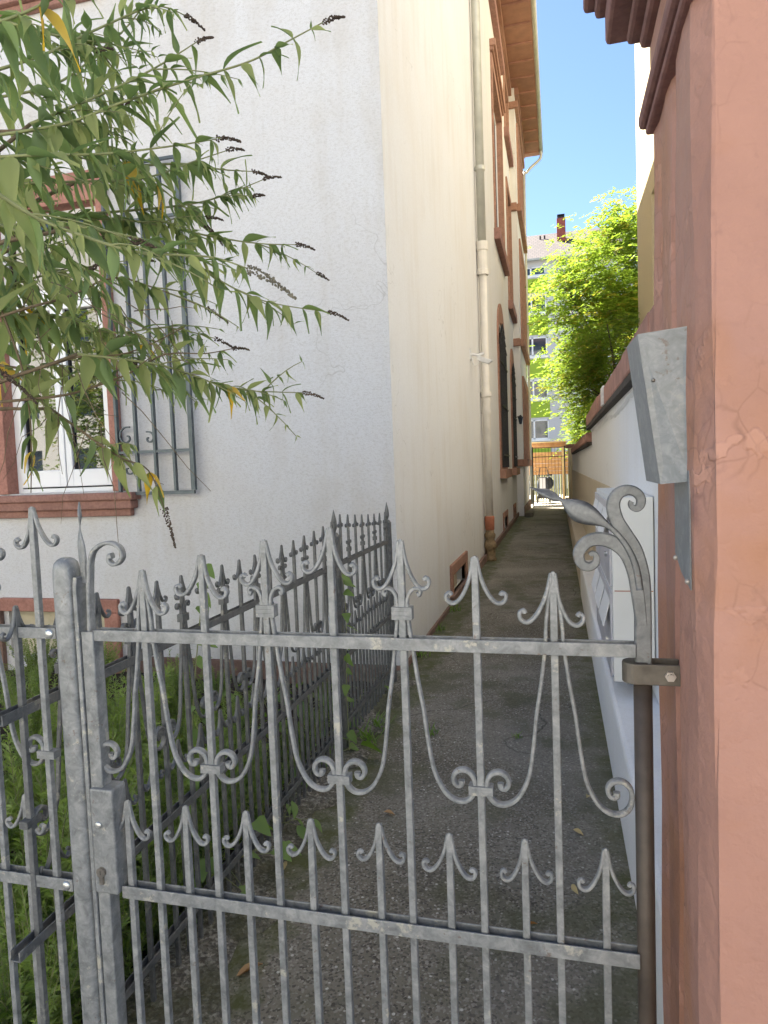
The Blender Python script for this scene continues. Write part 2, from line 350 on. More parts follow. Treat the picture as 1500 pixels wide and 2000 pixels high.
# ------------------------------------------------------------------ ground
m = MB(); m.box(-150, 150, -150, 200, -.5, -.16); struct('ground', m, 'asphalt')
m = MB(); m.box(-40, 30, -5, 1.0, -.14, -.004); struct('pavement', m, 'pavement')
m = MB(); m.box(-40, 30, -17, -5.02, -.15, -.1); struct('street', m, 'cobbles')
m = MB()
ys = [0.95+.5*i for i in range(48)]+[24.75]
for i in range(len(ys)-1): m.quad((-1.21, ys[i], 0), (.26, ys[i], 0), (.26, ys[i+1], 0), (-1.21, ys[i+1], 0))
struct('path', m, 'path')
m = MB(); m.box(-9, .3, 24.75, 44, -.12, -.006); struct('yard', m, 'yard_stone')
m = MB(); n = 40
for i in range(n):
    for j in range(26):
        def gz(a, b): return -.1+.05*math.sin(a*1.7+b*.9)*math.sin(b*1.3)
        P = lambda a, b: (-12+10.72*a/n, 1.35+3.73*b/26, gz(a, b))
        m.quad(P(i, j), P(i+1, j), P(i+1, j+1), P(i, j+1))
struct('garden_soil', m, 'soil')
# rough mortar strip the fence stands in
m = MB(); prev = None
for i in range(80):
    y = 1.2+3.88*i/79; e = -1.09+.05*math.sin(i*.7)+random.uniform(-.025, .025)+(.05 if y < 2.4 else 0); h = .018+random.uniform(-.006, .008)
    row = [(-1.34, y, -.12), (-1.33, y, h), (-1.2, y, h+.006), (e-.03, y, h*.8), (e, y, .003)]
    if prev:
        for k in range(4): m.quad(prev[k], prev[k+1], row[k+1], row[k])
    prev = row
struct('kerb', m, 'kerb', smooth=True)

# ------------------------------------------------------------------ the house
house = thing('house', 'tall white rendered house with sandstone window surrounds along the narrow path', 'house', (0, 0, 0))
FY, SX, HB, HT = 5.1, -1.22, 25.6, 12.75
F = Wall('y', FY, -1); S = Wall('x', SX, 1); B = Wall('x', -1.02, 1)
m = MB(); F.wall(m, -12, SX, -.12, HT, [(-4.79, -3.70, 1.5, 3.95), (-4.79, -3.70, 5.75, 8.2), (-4.9, -3.86, .02, .44), (-8.2, -7.1, 1.5, 3.95), (-8.2, -7.1, 5.75, 8.2)], .22)
obj('facade_wall', m, 'stucco_white', house)
side_holes = [(7.78, 8.92, .1, .34), (15.6, 16.7, .08, .38), (19.3, 20.1, .08, .38), (15.25, 17.0, 1.5, 4.75), (19.35, 20.65, 1.5, 4.4),
              (15.4, 17.9, 6.7, 10.2), (19.5, 21.0, 6.1, 9.25), (15.4, 17.9, 11.7, 12.3), (19.5, 21.0, 10.7, 12.2)]
m = MB(); S.wall(m, FY, 21.3, -.12, HT, side_holes, .22); obj('side_wall', m, 'stucco_side', house)
m = MB(); bay_holes = [(22.0, 25.3, 1.75, 4.1), (22.0, 25.3, 5.4, 8.3), (22.0, 25.3, 9.4, 11.75)]
B.wall(m, 21.3, HB, -.12, HT, bay_holes, .22); m.quad((SX-.3, 21.3, -.12), (-1.02, 21.3, -.12), (-1.02, 21.3, HT), (SX-.3, 21.3, HT))
m.quad((-1.02, HB, -.12), (-12, HB, -.12), (-12, HB, HT), (-1.02, HB, HT)); m.quad((-12, HB, -.12), (-12, FY, -.12), (-12, FY, HT), (-12, HB, HT))
obj('bay_wall', m, 'stucco_side', house)
# plinth, dark sandstone
m = MB(); F.box(m, -12, -4.95, .0, .05, -.12, .5); F.box(m, -3.7, SX+.04, .0, .03, -.12, .06); obj('plinth', m, 'plinth_stone', house, bevel=.008)
m = MB(); S.box(m, FY-.03, 7.6, 0, .025, -.12, .05); S.box(m, 7.6, 21.3, 0, .045, -.12, .12); B.box(m, 21.26, HB, 0, .045, -.12, .3); obj('plinth', m, 'plinth_stone', house, bevel=.01)
# roof, soffit, gutter
m = MB(); e0, e1 = -.40, -12.6
m.add([(e0, FY-.5, HT+.2), (e0, HB+.5, HT+.2), (e1, HB+.5, HT+.2), (e1, FY-.5, HT+.2), (-6.2, FY+4.5, HT+3.6), (-6.2, HB-5, HT+3.6)],
      [(0, 1, 5, 4), (1, 2, 5), (2, 3, 4, 5), (3, 0, 4)])
roof = obj('roof', m, 'tile_roof', house)
m = MB(); m.box(SX-.3, e0, FY-.5, HB+.5, HT, HT+.06); m.box(-12.6, SX-.3, FY-.5, FY+.05, HT, HT+.06); m.box(SX, SX+.12, FY, 21.3, HT-.22, HT); m.box(-1.02, -.9, 21.3, HB+.1, HT-.2, HT)
sf = obj('soffit', m, 'soffit', house)
for k in range(26):
    mm = MB(); y = FY+.1+k*.82; mm.box((SX if y < 21.2 else -1.02)+.13, e0-.03, y, y+.09, HT-.05, HT-.002); obj('rafter_end', mm, 'soffit', sf)
m = MB(); pts = [(e0+.045, FY-.5+k*(HB-FY+1)/12, HT+.1) for k in range(13)]; m.tube(pts, .085, 10); gut = obj('gutter', m, 'zinc', house, True)
m = MB(); m.tube(catmull([(e0+.04, HB+.2, HT+.02), (e0+.02, HB+.2, HT-.25), (-.85, HB+.1, HT-.7), (-.95, HB+.03, HT-1.3), (-.95, HB+.03, 6), (-.95, HB+.03, .1)]), .05, 8); obj('downpipe', m, 'zinc', house, True)
# downpipe on the side wall
PX, PY = -1.125, 11.45
m = MB(); m.tube([(PX, PY, 5.2), (PX, PY, HT-.4), (e0, PY+.2, HT+.02)], .068, 12); dp = obj('downpipe', m, 'zinc', house, True)
for z in (9.35, 6.42):
    m = MB(); m.tube([(PX, PY, z-.03), (PX, PY, z+.03)], .082, 12); m.box(SX, PX, PY-.015, PY+.015, z-.02, z+.02); obj('clamp', m, 'zinc', dp)
m = MB(); m.tube([(PX, PY, .6), (PX, PY, 4.75)], .064, 12); lp = obj('lower_downpipe', m, 'pipe_paint', house, True)
m = MB(); m.tube([(PX, PY, 4.72), (PX, PY, 4.8), (PX, PY, 4.82), (PX, PY, 5.1), (PX, PY, 5.12), (PX, PY, 5.25)], [.098, .098, .084, .084, .1, .1], 12); obj('collar', m, 'pipe_paint', lp)
m = MB(); m.tube([(PX, PY, 2.45), (PX, PY, 2.5), (PX, PY, 2.52), (PX, PY, 2.72), (PX, PY, 2.74), (PX, PY, 2.82)], [.075, .075, .07, .07, .09, .09], 12); obj('collar', m, 'pipe_paint', lp)
m = MB(); m.tube([(PX, PY, .5), (PX, PY, .53), (PX, PY, .72), (PX, PY, .75)], [.062, .078, .084, .08], 12); obj('clay_socket', m, 'clay', lp, True)
m = MB(); prof = [(0, .1), (.04, .1), (.06, .085), (.2, .085), (.22, .105), (.27, .11), (.3, .09), (.36, .075), (.4, .09), (.44, .095), (.47, .075), (.52, .07)]
m.tube([(PX, PY, z) for z, r in prof], [r for z, r in prof], 12); obj('cast_iron_foot', m, 'cast_iron', lp, True)

# --- facade window
def casement(W, u0, u1, z0, z1, parent, cap='window', transom=None, d=-.1):
    fr = MB(); f = .05
    for a in ((u0, u0+f, z0, z1), (u1-f, u1, z0, z1), (u0+f, u1-f, z1-f, z1), (u0+f, u1-f, z0, z0+f*.8)): W.box(fr, a[0], a[1], d-.06, d, a[2], a[3])
    top = transom or z1-f
    if transom: W.box(fr, u0+f, u1-f, d-.06, d+.01, transom, transom+.11)
    fr_o = obj(cap, fr, 'white_frame', parent, bevel=.006); mid = (u0+u1)/2
    zb = z0+f*.8+.012
    for (a, b) in ((u0+f+.012, mid-.006), (mid+.006, u1-f-.012)):
        s = MB(); g = .062; bz = zb+.15
        for q in ((a, a+g, zb, top-.012), (b-g, b, zb, top-.012), (a+g, b-g, top-.012-g, top-.012), (a+g, b-g, zb, bz)): W.box(s, q[0], q[1], d-.045, d+.022, q[2], q[3])
        obj('sash', s, 'white_frame', fr_o, bevel=.008)
        s = MB(); W.box(s, a+g-.01, b-g+.01, d-.03, d-.022, bz-.01, top-.02-g); obj('pane', s, 'glass', fr_o)
        s = MB()
        for q in ((a+g, a+g+.012, bz, top-.012-g), (b-g-.012, b-g, bz, top-.012-g)): W.box(s, q[0], q[1], d-.02, d-.005, q[2], q[3])
        obj('seal', s, 'seal', fr_o)
    if transom:
        s = MB(); W.box(s, u0+f, u1-f, d-.03, d-.022, transom+.11, z1-f); obj('pane', s, 'glass', fr_o)
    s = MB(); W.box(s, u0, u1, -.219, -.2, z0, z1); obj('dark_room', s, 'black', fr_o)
    return fr_o
def stone_surround(W, u0, u1, z0, z1, parent, mat='sandstone', wd=.1, pr=.03, sill=None, lintel=.2, hood=0):
    m = MB()
    W.box(m, u0-wd, u0+.004, -.13, pr, z0, z1-.003); obj('jamb', m, mat, parent, bevel=.006)
    m = MB(); W.box(m, u1-.004, u1+wd, -.13, pr, z0, z1-.003); obj('jamb', m, mat, parent, bevel=.006)
    m = MB(); W.box(m, u0-wd, u1+wd, -.13, pr+.004, z1-.004, z1+lintel); obj('lintel', m, mat, parent, bevel=.006)
    if hood:
        m = MB()
        W.box(m, u0-wd-.08, u1+wd+.08, 0, hood, z1+lintel+.1, z1+lintel+.24); W.box(m, u0-wd-.05, u1+wd+.05, 0, hood*.65, z1+lintel+.02, z1+lintel+.1); obj('hood', m, mat, parent, bevel=.01)
for (u0, z0, z1, tr) in ((-4.79, 1.5, 3.95, 3.18), (-4.79, 5.75, 8.2, None), (-8.2, 1.5, 3.95, 3.18), (-8.2, 5.75, 8.2, None)):
    u1 = u0+1.09; wn = casement(F, u0, u1, z0, z1, house, transom=tr)
    stone_surround(F, u0, u1, z0, z1, wn, 'sandstone', .1, .03, lintel=.24)
    m = MB(); F.box(m, u0-.25, u1+.25, -.1, .14, z0-.075, z0-.012); obj('sill', m, 'sandstone_sill', wn, bevel=.012)
    m = MB(); F.box(m, u0-.22, u1+.22, 0, .11, z0-.15, z0-.075); F.box(m, u0-.18, u1+.18, 0, .06, z0-.215, z0-.15); obj('sill_moulding', m, 'sandstone_sill', wn, bevel=.01)
# cellar window surround in the facade
m = MB(); F.box(m, -4.95, -3.72, 0, .05, .44, .56); F.box(m, -3.86, -3.72, 0, .048, -.1, .44); cw = obj('cellar_window', m, 'sandstone', house, bevel=.01)
m = MB(); F.box(m, -4.9, -3.86, -.1, -.08, .02, .44); obj('grating', m, 'board', cw)
# window grille standing open against the wall
gx0, gx1, gz0, gz1 = -3.60, -2.90, 1.46, 4.15
gr = MB(); F.box(gr, gx0, gx1, .05, .075, gz0, gz0+.028); grille = obj('window_grille', gr, 'iron_grille', house)
for (a, z) in ((gx0, gz1), (gx0, 1.81), (gx0+.45, 2.76), (gx0, 3.7)):
    gr = MB(); F.box(gr, a, gx1, .052, .073, z, z+.022); obj('cross_bar', gr, 'iron_grille', grille)
for i, x in enumerate((-3.60, -3.42, -3.245, -3.07, -2.905)):
    m = MB(); hw = .018 if i == 4 else .011; F.box(m, x-hw, x+hw, .045, .08, gz0+.03, gz1); obj('bar', m, 'iron_grille', grille)
for (cx, cz, sg, rr) in ((-3.51, 1.95, 1, .09), (-3.30, 1.93, -1, .06), (-3.51, 1.68, -1, .08)):
    pts = [(cx+sg*rr*(1-.09*k)*math.cos(k*.62+1.2), cz+rr*(1-.09*k)*math.sin(k*.62+1.2)) for k in range(11)]
    m = MB(); m.strip(catmull(pts, 3), .006, .01, FY-.062); obj('scroll', m, 'iron_grille', grille)
# --- side windows
for (a, b, z0, z1) in side_holes[:3]:
    m = MB(); q = .13 if b-a > 1 else .1
    S.box(m, a-q, b+q, -.05, .03, z1, z1+q); S.box(m, a-q, a, -.05, .028, z0, z1); S.box(m, b, b+q, -.05, .028, z0, z1); S.box(m, a-q, b+q, -.05, .026, -.02, z0)
    c = obj('cellar_window', m, 'sandstone_warm', house, bevel=.008)
    m = MB(); S.box(m, a, (a+b)/2+.15, -.07, -.05, z0, z1); obj('board', m, 'board', c)
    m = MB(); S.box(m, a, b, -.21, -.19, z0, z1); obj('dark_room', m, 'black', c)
for (a, b, z0, z1) in side_holes[3:5]:      # arched, with iron grilles
    m = MB(); S.box(m, a-.1, b+.1, -.12, -.1, z0, z1+.1); wn = obj('window', m, 'far_glass', house)
    for q in (a-.13, b):
        m = MB(); S.box(m, q-.004, q+.134, -.1, .03, z0, z1-.35); obj('jamb', m, 'sandstone_warm', wn)
    m = MB(); cu, r0 = (a+b)/2, (b-a)/2; zc = z1-.35
    for k in range(12):
        t0, t1 = math.pi*k/12, math.pi*(k+1)/12
        P = lambda r, t, d: S.p(cu-math.cos(t)*r, d, zc+math.sin(t)*r*(.55/r0+.25 if r > r0 else .5))
        i0, i1, o0, o1 = P(r0, t0, .035), P(r0, t1, .035), P(r0+.13, t0, .035), P(r0+.13, t1, .035); m.quad(i0, i1, o1, o0)
        m.quad(P(r0, t0, -.1), P(r0, t1, -.1), i1, i0); m.quad(o0, o1, P(r0+.13, t1, -.02), P(r0+.13, t0, -.02))
    obj('arch', m, 'sandstone_warm', wn)
    m = MB(); S.box(m, a-.22, b+.22, -.1, .13, z0-.2, z0); obj('sill', m, 'sandstone_warm', wn, bevel=.01)
    g = MB()
    for z in (z0+.3, z0+1.4, z1-.9): S.box(g, a-.05, b+.05, .06, .085, z, z+.03)
    g = obj('grille', g, 'iron_black', wn); nb = 9
    for k in range(nb):
        u = a+(b-a)*k/(nb-1); top = z1-.5+.45*math.sin(math.pi*k/(nb-1))
        q = MB(); S.box(q, u-.012, u+.012, .045, .07, z0+.04, top); q.tube([S.p(u, .058, top), S.p(u, .058, top+.16)], [.03, .002], 5); obj('bar', q, 'iron_black', wn)
for (a, b, z0, z1) in side_holes[5:]:
    wn = casement(S, a, b, z0, z1, house, d=-.12)
    stone_surround(S, a, b, z0, z1, wn, 'sandstone_warm', .14, .04, lintel=.2, hood=(.13 if (a < 16 and z0 < 8) else 0))
    m = MB(); S.box(m, a-.28, b+.28, -.1, .13, z0-.24, z0); obj('sill', m, 'sandstone_sill', wn, bevel=.012)
for (a, b, z0, z1) in bay_holes:
    m = MB(); B.box(m, a, b, -.14, -.12, z0, z1); wn = obj('window', m, 'far_glass', house); n = 5
    for k in range(n):
        q = MB(); u = a+(b-a)*k/(n-1); B.box(q, u-.13, u+.13, -.1, .05, z0, z1); obj('mullion', q, 'sandstone_warm', wn)
    q = MB(); B.box(q, a-.13, b+.13, -.1, .052, z1, z1+.25); obj('lintel', q, 'sandstone_warm', wn)
    q = MB(); B.box(q, a-.7, b+.3, 0, .13, z0-.22, z0); q.box(SX, -1.02, 21.17, 21.3, z0-.22, z0); obj('sill', q, 'sandstone_warm', wn, bevel=.01)
m = MB(); B.box(m, 21.2, HB, 0, .1, 12.15, 12.32); m.box(SX, -1.02, 21.2, 21.3, 12.15, 12.32); obj('string_course', m, 'sandstone_warm', house)
# small things fixed to the side wall
sc = thing('security_camera', 'small white security camera on a wall bracket beside the downpipe', 'camera', (SX, 10.2, 3.25))
m = MB(); m.box(0, .02, -.06, .06, -.08, .08); m.tube([(.02, 0, 0), (.12, .01, -.02), (.2, .03, .01)], .02, 8); obj('bracket', m, 'plastic_white', sc)
m = MB(); m.add([Vector(v)@Matrix.Rotation(R(-22), 3, 'Y') for v in [(.12, -.04, -.03), (.3, -.04, -.03), (.3, .04, -.03), (.12, .04, -.03), (.1, -.045, .04), (.34, -.045, .04), (.34, .045, .04), (.1, .045, .04)]],
      [(0, 3, 2, 1), (4, 5, 6, 7), (0, 1, 5, 4), (1, 2, 6, 5), (2, 3, 7, 6), (3, 0, 4, 7)])
for i in range(len(m.v)): m.v[i] = (m.v[i][0], m.v[i][1]+.03, m.v[i][2]-.02)
obj('housing', m, 'plastic_white', sc, bevel=.01)
m = MB(); m.tube(catmull([(.03, -.02, -.05), (.05, -.03, -.16), (.12, 0, -.14), (.15, .02, -.04)]), .006, 5); obj('cable', m, 'plastic_white', sc)
la = thing('wall_lantern', 'small dark wall lantern between the arched windows and the bay', 'lantern', (SX, 20.95, 2.95))
m = MB(); m.box(0, .03, -.05, .05, -.12, .1); m.tube([(.02, 0, .05), (.12, 0, .09), (.17, 0, .05)], .012, 6); obj('bracket', m, 'iron_black', la)
m = MB(); m.tube([(.17, 0, -.15), (.17, 0, -.13), (.17, 0, .05)], [.03, .045, .085], 6); obj('glass_body', m, 'far_glass', la)
m = MB(); m.tube([(.17, 0, .05), (.17, 0, .13)], [.1, .01], 6); obj('cap', m, 'iron_black', la)
m = MB(); m.box(-1.0, -.74, 20.9, 21.9, 0, .13); tag(obj('doorstep', m, 'step_stone', bevel=.02), 'low mossy stone step at the foot of the bay wall', 'step')

# ------------------------------------------------------------------ right hand boundary wall, pier
bw = thing('boundary_wall', 'low white rendered wall with overhanging reddish coping beside the path', 'wall', (.45, 1.6, 0))
def off(mb, ox, oy, oz=0):
    mb.v = [(a-ox, b-oy, c-oz) for a, b, c in mb.v]; return mb
m = MB(); m.box(.45, .7, 1.6, 9.5, .42, 2.03); m.box(.45, .7, 9.5, 25.1, .42, 1.83); obj('plaster', off(m, .45, 1.6), 'stucco_low', bw)
m = MB(); m.box(.437, .449, 5.3, 25.0, .43, 1.37); obj('dado', off(m, .45, 1.6), 'stucco_beige', bw)
m = MB(); m.box(.24, .6, 1.6, 8.5, -.1, .415); obj('plinth', off(m, .45, 1.6), 'stucco_low', bw, bevel=.02)
m = MB(); m.box(.245, .6, 8.505, 25.1, -.1, .40); obj('plinth', off(m, .45, 1.6), 'stucco_beige', bw, bevel=.02)
y = 1.6; k = 0
while y < 9.45:
    L = min(random.uniform(1.1, 1.5), 9.5-y); q = MB(); dx = random.uniform(-.008, .008)
    q.box(.375+dx, .8, y+.004, y+L-.004, 2.06, 2.215); obj('cap_stone', off(q, .45, 1.6), 'cap_brick', bw, bevel=.015); y += L
q = MB(); q.box(.368, .39, 5.9, 6.14, 2.064, 2.218); obj('cap_patch', off(q, .45, 1.6), 'cap_patch', bw, bevel=.006)
q = MB(); q.box(.38, .78, 1.6, 9.48, 2.02, 2.06); obj('cap_underside', off(q, .45, 1.6), 'cap_dark', bw)  # near-black slab forming the underside of the coping
while y < 19.9:
    L = min(random.uniform(1.1, 1.5), 20-y); q = MB(); q.box(.375, .8, y+.004, y+L-.004, 1.86, 1.99); obj('cap_stone', off(q, .45, 1.6), 'cap_brick', bw, bevel=.015); y += L
q = MB(); q.box(.39, .78, 9.5, 20, 1.82, 1.86); obj('cap_underside', off(q, .45, 1.6), 'cap_dark', bw)  # same near-black underside for the lower coping
# crumbly render edge under the coping
q = MB(); prev = None
for i in range(60):
    yy = 2.6+6.8*i/59; h = 1.975-.02*math.sin(i*.31)-random.uniform(0, .022); row = [(.449, yy, 2.021), (.43, yy, 2.02), (.432, yy, h+.02), (.449, yy, h)]
    if prev:
        for k in range(3): q.quad(prev[k], row[k], row[k+1], prev[k+1])
    prev = row
obj('render_edge', off(q, .45, 1.6), 'stucco_low', bw)
wp = thing('wall_pier', 'cream wall pier with red capping beside the wire gate', 'pier', (.55, 22.4, 0))
m = MB(); m.box(-.22, .25, -.25, .25, 0, 2.05); obj('shaft', m, 'stucco_cream', wp); m = MB(); m.box(-.3, .33, -.33, .33, 2.05, 2.17); obj('capping', m, 'cap_brick', wp, bevel=.02)
mb_ = thing('letterbox_unit', 'white steel letterbox bank mounted on the low wall', 'letterbox', (.24, 3.5, .5))
m = MB(); m.box(.012, .205, 0, 1.3, 0, .92); obj('casing', m, 'mail_box', mb_, bevel=.004)
m = MB(); m.box(.02, .2, -.003, .001, .455, .459); obj('seam', m, 'clay', mb_)
for i in range(3):
    for j in range(2):
        y0 = .02+i*.43; z0 = .02+j*.455
        m = MB(); m.box(0, .012, y0, y0+.41, z0, z0+.42); d = obj('door', m, 'mail_front', mb_, bevel=.003)
        m = MB(); m.add([(-.035, y0+.03, z0+.25), (-.035, y0+.38, z0+.25), (0, y0+.38, z0+.38), (0, y0+.03, z0+.38), (-.03, y0+.03, z0+.25), (-.03, y0+.38, z0+.25), (.004, y0+.38, z0+.38), (.004, y0+.03, z0+.38)],
              [(0, 1, 2, 3), (7, 6, 5, 4), (0, 4, 5, 1), (3, 2, 6, 7), (0, 3, 7, 4), (1, 5, 6, 2)]); obj('flap', m, 'mail_white', d)
        m = MB(); m.tube([(.002, y0+.2, z0+.14), (-.012, y0+.2, z0+.14)], .012, 8); obj('lock', m, 'rivet', d)

# ------------------------------------------------------------------ gate pillar
gp = thing('gate_pillar', 'weathered pink plastered pillar with moulded stone cornice at the hinge side', 'pillar', (.2, 1.1, 0))
poly = [(.205, 1.545), (.213, 1.50), (.209, 1.40), (.208, 1.345), (.222, 1.32), (.224, 1.305), (.206, 1.285), (.205, 1.2), (.206, 1.14), (.222, 1.088), (.226, 1.083), (.85, 1.08), (.85, 1.545)]
m = MB(); zs = [-.1+.12*i for i in range(23)]; o = 0; N = len(poly)
for z in zs:
    for i, (x, yv) in enumerate(poly):
        j = .0022*math.sin(z*9+i*2.1)+random.uniform(-.0012, .0012); m.v.append((x+j-.2, yv+j*.8-1.1, z))
for a in range(len(zs)-1):
    for i in range(N): m.f.append((a*N+i, (a+1)*N+i, (a+1)*N+(i+1) % N, a*N+(i+1) % N)); m.mi.append(0)
obj('shaft', m, 'pillar', gp)
for (d, z0, z1, mt) in ((.014, 2.272, 2.288, 'cornice_stone'), (.026, 2.288, 2.32, 'cornice_stone'), (.012, 2.32, 2.34, 'cornice_stone'), (.004, 2.34, 2.45, 'pillar'), (.022, 2.45, 2.475, 'cornice_stone'),
                        (.045, 2.475, 2.5, 'cornice_stone'), (.085, 2.505, 2.575, 'cornice_stone'), (.105, 2.575, 2.605, 'cornice_stone'), (.128, 2.605, 2.70, 'cornice_stone'), (.1, 2.70, 2.9, 'cornice_stone')):
    m = MB(); m.box(.005-d, .65+d, -.02-d, .445+d, z0, z1); obj('cornice', m, mt, gp, bevel=min(.009, (z1-z0)*.4))
gs = thing('guard_plate', 'bent galvanised sheet metal hood fixed to the pink pillar', 'metal plate', (.2, 1.2, 1.3))
def pl(pts, th, mat, parent, name, o0=(.2, 1.2, 1.3)):
    P = [Vector(p)-Vector(o0) for p in pts]; nrm = (P[1]-P[0]).cross(P[2]-P[0]).normalized()*th
    m = MB(); k = len(P); m.add([tuple(p) for p in P]+[tuple(p+nrm) for p in P], [tuple(range(k))[::-1], tuple(range(k, 2*k))]+[(i, (i+1) % k, k+(i+1) % k, k+i) for i in range(k)])
    return obj(name, m, mat, parent)
pl([(.1335, 1.215, 1.807), (.2075, 1.19, 1.809), (.208, 1.185, 1.562), (.166, 1.213, 1.558)], .0025, 'guard_sheet', gs, 'front_sheet')
pl([(.1335, 1.2175, 1.807), (.166, 1.2155, 1.558), (.158, 1.335, 1.561), (.1275, 1.335, 1.806)], .0025, 'guard_sheet', gs, 'side_flange')
pl([(.1335, 1.216, 1.8085), (.1275, 1.335, 1.8075), (.205, 1.335, 1.81), (.2065, 1.19, 1.8105)], .002, 'guard_sheet', gs, 'top_flange')
pl([(.2025, 1.31, 1.58), (.2025, 1.172, 1.58), (.2025, 1.165, 1.388), (.2025, 1.25, 1.405), (.2025, 1.31, 1.43)], .0022, 'guard_sheet', gs, 'lower_strip')
for (a, b, c) in ((1.2895, 1.424, .0), (1.176, 1.40, 0)):
    m = MB(); m.ball((.2005-.2, a-1.2, b-1.3), .005, 8, 5); obj('screw', m, 'bolt', gs, True)
for (x, yv, z) in ((.156, 1.2085, 1.73),):
    m = MB(); m.ball((x-.2, yv-1.2, z-1.3), .0035, 8, 5); obj('screw', m, 'cylinder', gs, True)

# ------------------------------------------------------------------ wrought iron work
BH = .007
BARB = catmull([(.004, -.003), (.0065, -.02), (.0095, -.038), (.0155, -.058), (.025, -.078), (.036, -.092), (.047, -.0955), (.056, -.089), (.0575, -.079), (.051, -.074), (.0475, -.079)], 3)
def barb_mesh(sc=1.0):
    m = MB(); n = len(BARB)
    th = [(.003+.0008*min(1, i/8))*sc for i in range(n)]; wd = [(.0045+.0025*min(1, i/12)-(.002 if i > n-6 else 0))*sc for i in range(n)]
    for i in range(n-4, n): th[i] = .0046*sc
    for sg in (-1, 1): m.strip([(sg*x*sc, z*sc) for x, z in BARB], th, wd, 0, .5)
    return m
def bar_mesh(z0, z1, tip=True, hb=BH):
    m = MB()
    if tip:
        pts = [(0, z0), (0, z1-.1), (0, z1-.03), (0, z1-.006), (0, z1)]; m.strip(pts, [hb, hb, hb*.9, hb*.8, hb*.35], [hb, hb, hb*.85, hb*.6, hb*.3], 0, .16)
    else: m.strip([(0, z0), (0, z1)], hb, hb, 0, .16)
    return m
STR = [(.017, 0), (.026, -.071), (.036, -.133), (.0415, -.183), (.052, -.252), (.068, -.290), (.083, -.308), (.100, -.316), (.115, -.315), (.126, -.307), (.1325, -.295), (.1345, -.279), (.1315, -.265), (.123, -.255), (.111, -.2515), (.0995, -.2555), (.0925, -.265), (.0925, -.276), (.099, -.2835), (.1065, -.2815), (.1075, -.2735)]
def strand_mesh(upper, top):
    """upper: (offset, height above rail) points over the rail"""
    pts = catmull(upper+STR, 3); n = len(pts); m = MB()
    th = [.0036+.001*min(1, max(0, (i-20)/20)) for i in range(n)]; wd = [.006+.0015*min(1, max(0, (i-20)/16)) for i in range(n)]
    for i in range(n-5, n): th[i] = .0062; wd[i] = .0062
    m.strip(pts, th, wd, 0, .45); return m
UP_COLLAR = [(.0115, .078), (.0105, .06), (.013, .03)]
UP_PLAIN = [(.004, .135), (.008, .10), (.013, .06), (.0155, .03)]
SMALL = catmull([(.009, .05), (.0098, .08), (.0125, .094), (.019, .105), (.029, .1095), (.0365, .107), (.0375, .0995), (.0315, .0965)], 3)
COLLAR = MB()
for zz in (-.0085, 0, .0085): COLLAR.box(-.0205, .0205, -.0105, .0105, zz-.0041, zz+.0041)
COLL = COLLAR.mesh('collar', 'galvanised'); COLL_D = COLLAR.mesh('collar', 'galvanised_dark')
LOWC = MB()
for zz in (-.006, 0, .006): LOWC.box(-.0235, .0235, -.0115, .0115, zz-.0029, zz+.0029)
LOWCOL = LOWC.mesh('collar', 'galvanised'); LOWCOL_D = LOWC.mesh('collar', 'galvanised_dark')
def smalls():
    m = MB(); n = len(SMALL)
    for sg in (-1, 1): m.strip([(sg*x, z) for x, z in SMALL], [.0036]*(n-3)+[.0055]*3, .006, 0, .45)
    return m
MESH = {}
for mt in ('galvanised', 'galvanised_dark'):
    MESH[mt] = dict(barb=barb_mesh().mesh('barb', mt), small=barb_mesh(.9).mesh('barb', mt), sm=smalls().mesh('small_scroll', mt), bend=barb_mesh(.8).mesh('barb', mt))
    for nm, up in (('strand', UP_COLLAR), ('strand_plain', UP_PLAIN)):
        base = strand_mesh(up, 0); MESH[mt][nm+'R'] = base.mesh('strand', mt)
        base.v = [(-x, y, z) for x, y, z in base.v]; base.f = [f[::-1] for f in base.f]; MESH[mt][nm+'L'] = base.mesh('strand', mt)
def channel(parent, x0, x1, zt, mat, name='rail', h=.025, hw=.0145, t=.004):
    m = MB(); m.box(x0, x1, -hw, -hw+t, zt-h, zt); m.box(x0, x1, hw-t, hw, zt-h, zt); m.box(x0, x1, -hw+t, hw-t, zt-h, zt-h+t)
    return obj(name, m, mat, parent, bevel=.0012)
def ironwork(parent, xs, kinds, tips, rail, low, bottom, foot, mat, collars, shorts, short_tip, barbk='barb', plain=(), left=True, right=True, lo=-.301):
    D = MESH[mat]; cm, lm = (COLL, LOWCOL) if mat == 'galvanised' else (COLL_D, LOWCOL_D)
    for i, (x, k, tz) in enumerate(zip(xs, kinds, tips)):
        b = obj('bar', bar_mesh(foot, tz), mat, parent, loc=(x, 0, 0))
        link('barb', D[barbk], b, (0, 0, tz), (random.gauss(0, .02), random.gauss(0, .035), random.gauss(0, .05)), (random.uniform(.93, 1.06), 1, random.uniform(.95, 1.04)))
        if k == 'B':
            pn = i in plain; nm = 'strand_plain' if pn else 'strand'
            if right or i < len(xs)-1: link('scroll', D[nm+'R'], parent, (x, 0, rail-.012))
            if left or i > 0: link('scroll', D[nm+'L'], parent, (x, 0, rail-.012))
            if not pn: link('collar', cm, b, (0, 0, rail+.048)); link('small_scroll', D['sm'], b, (0, 0, rail-.012))
        elif collars: link('collar', lm, b, (0, 0, rail+lo))
    for x in shorts:
        b = obj('short_bar', bar_mesh(foot, short_tip), mat, parent, loc=(x+random.uniform(-.002, .002), 0, random.uniform(-.004, .004))); link('barb', D['small'], b, (0, 0, short_tip), (random.gauss(0, .02), random.gauss(0, .04), random.gauss(0, .06)), (random.uniform(.92, 1.08), 1, random.uniform(.94, 1.05)))

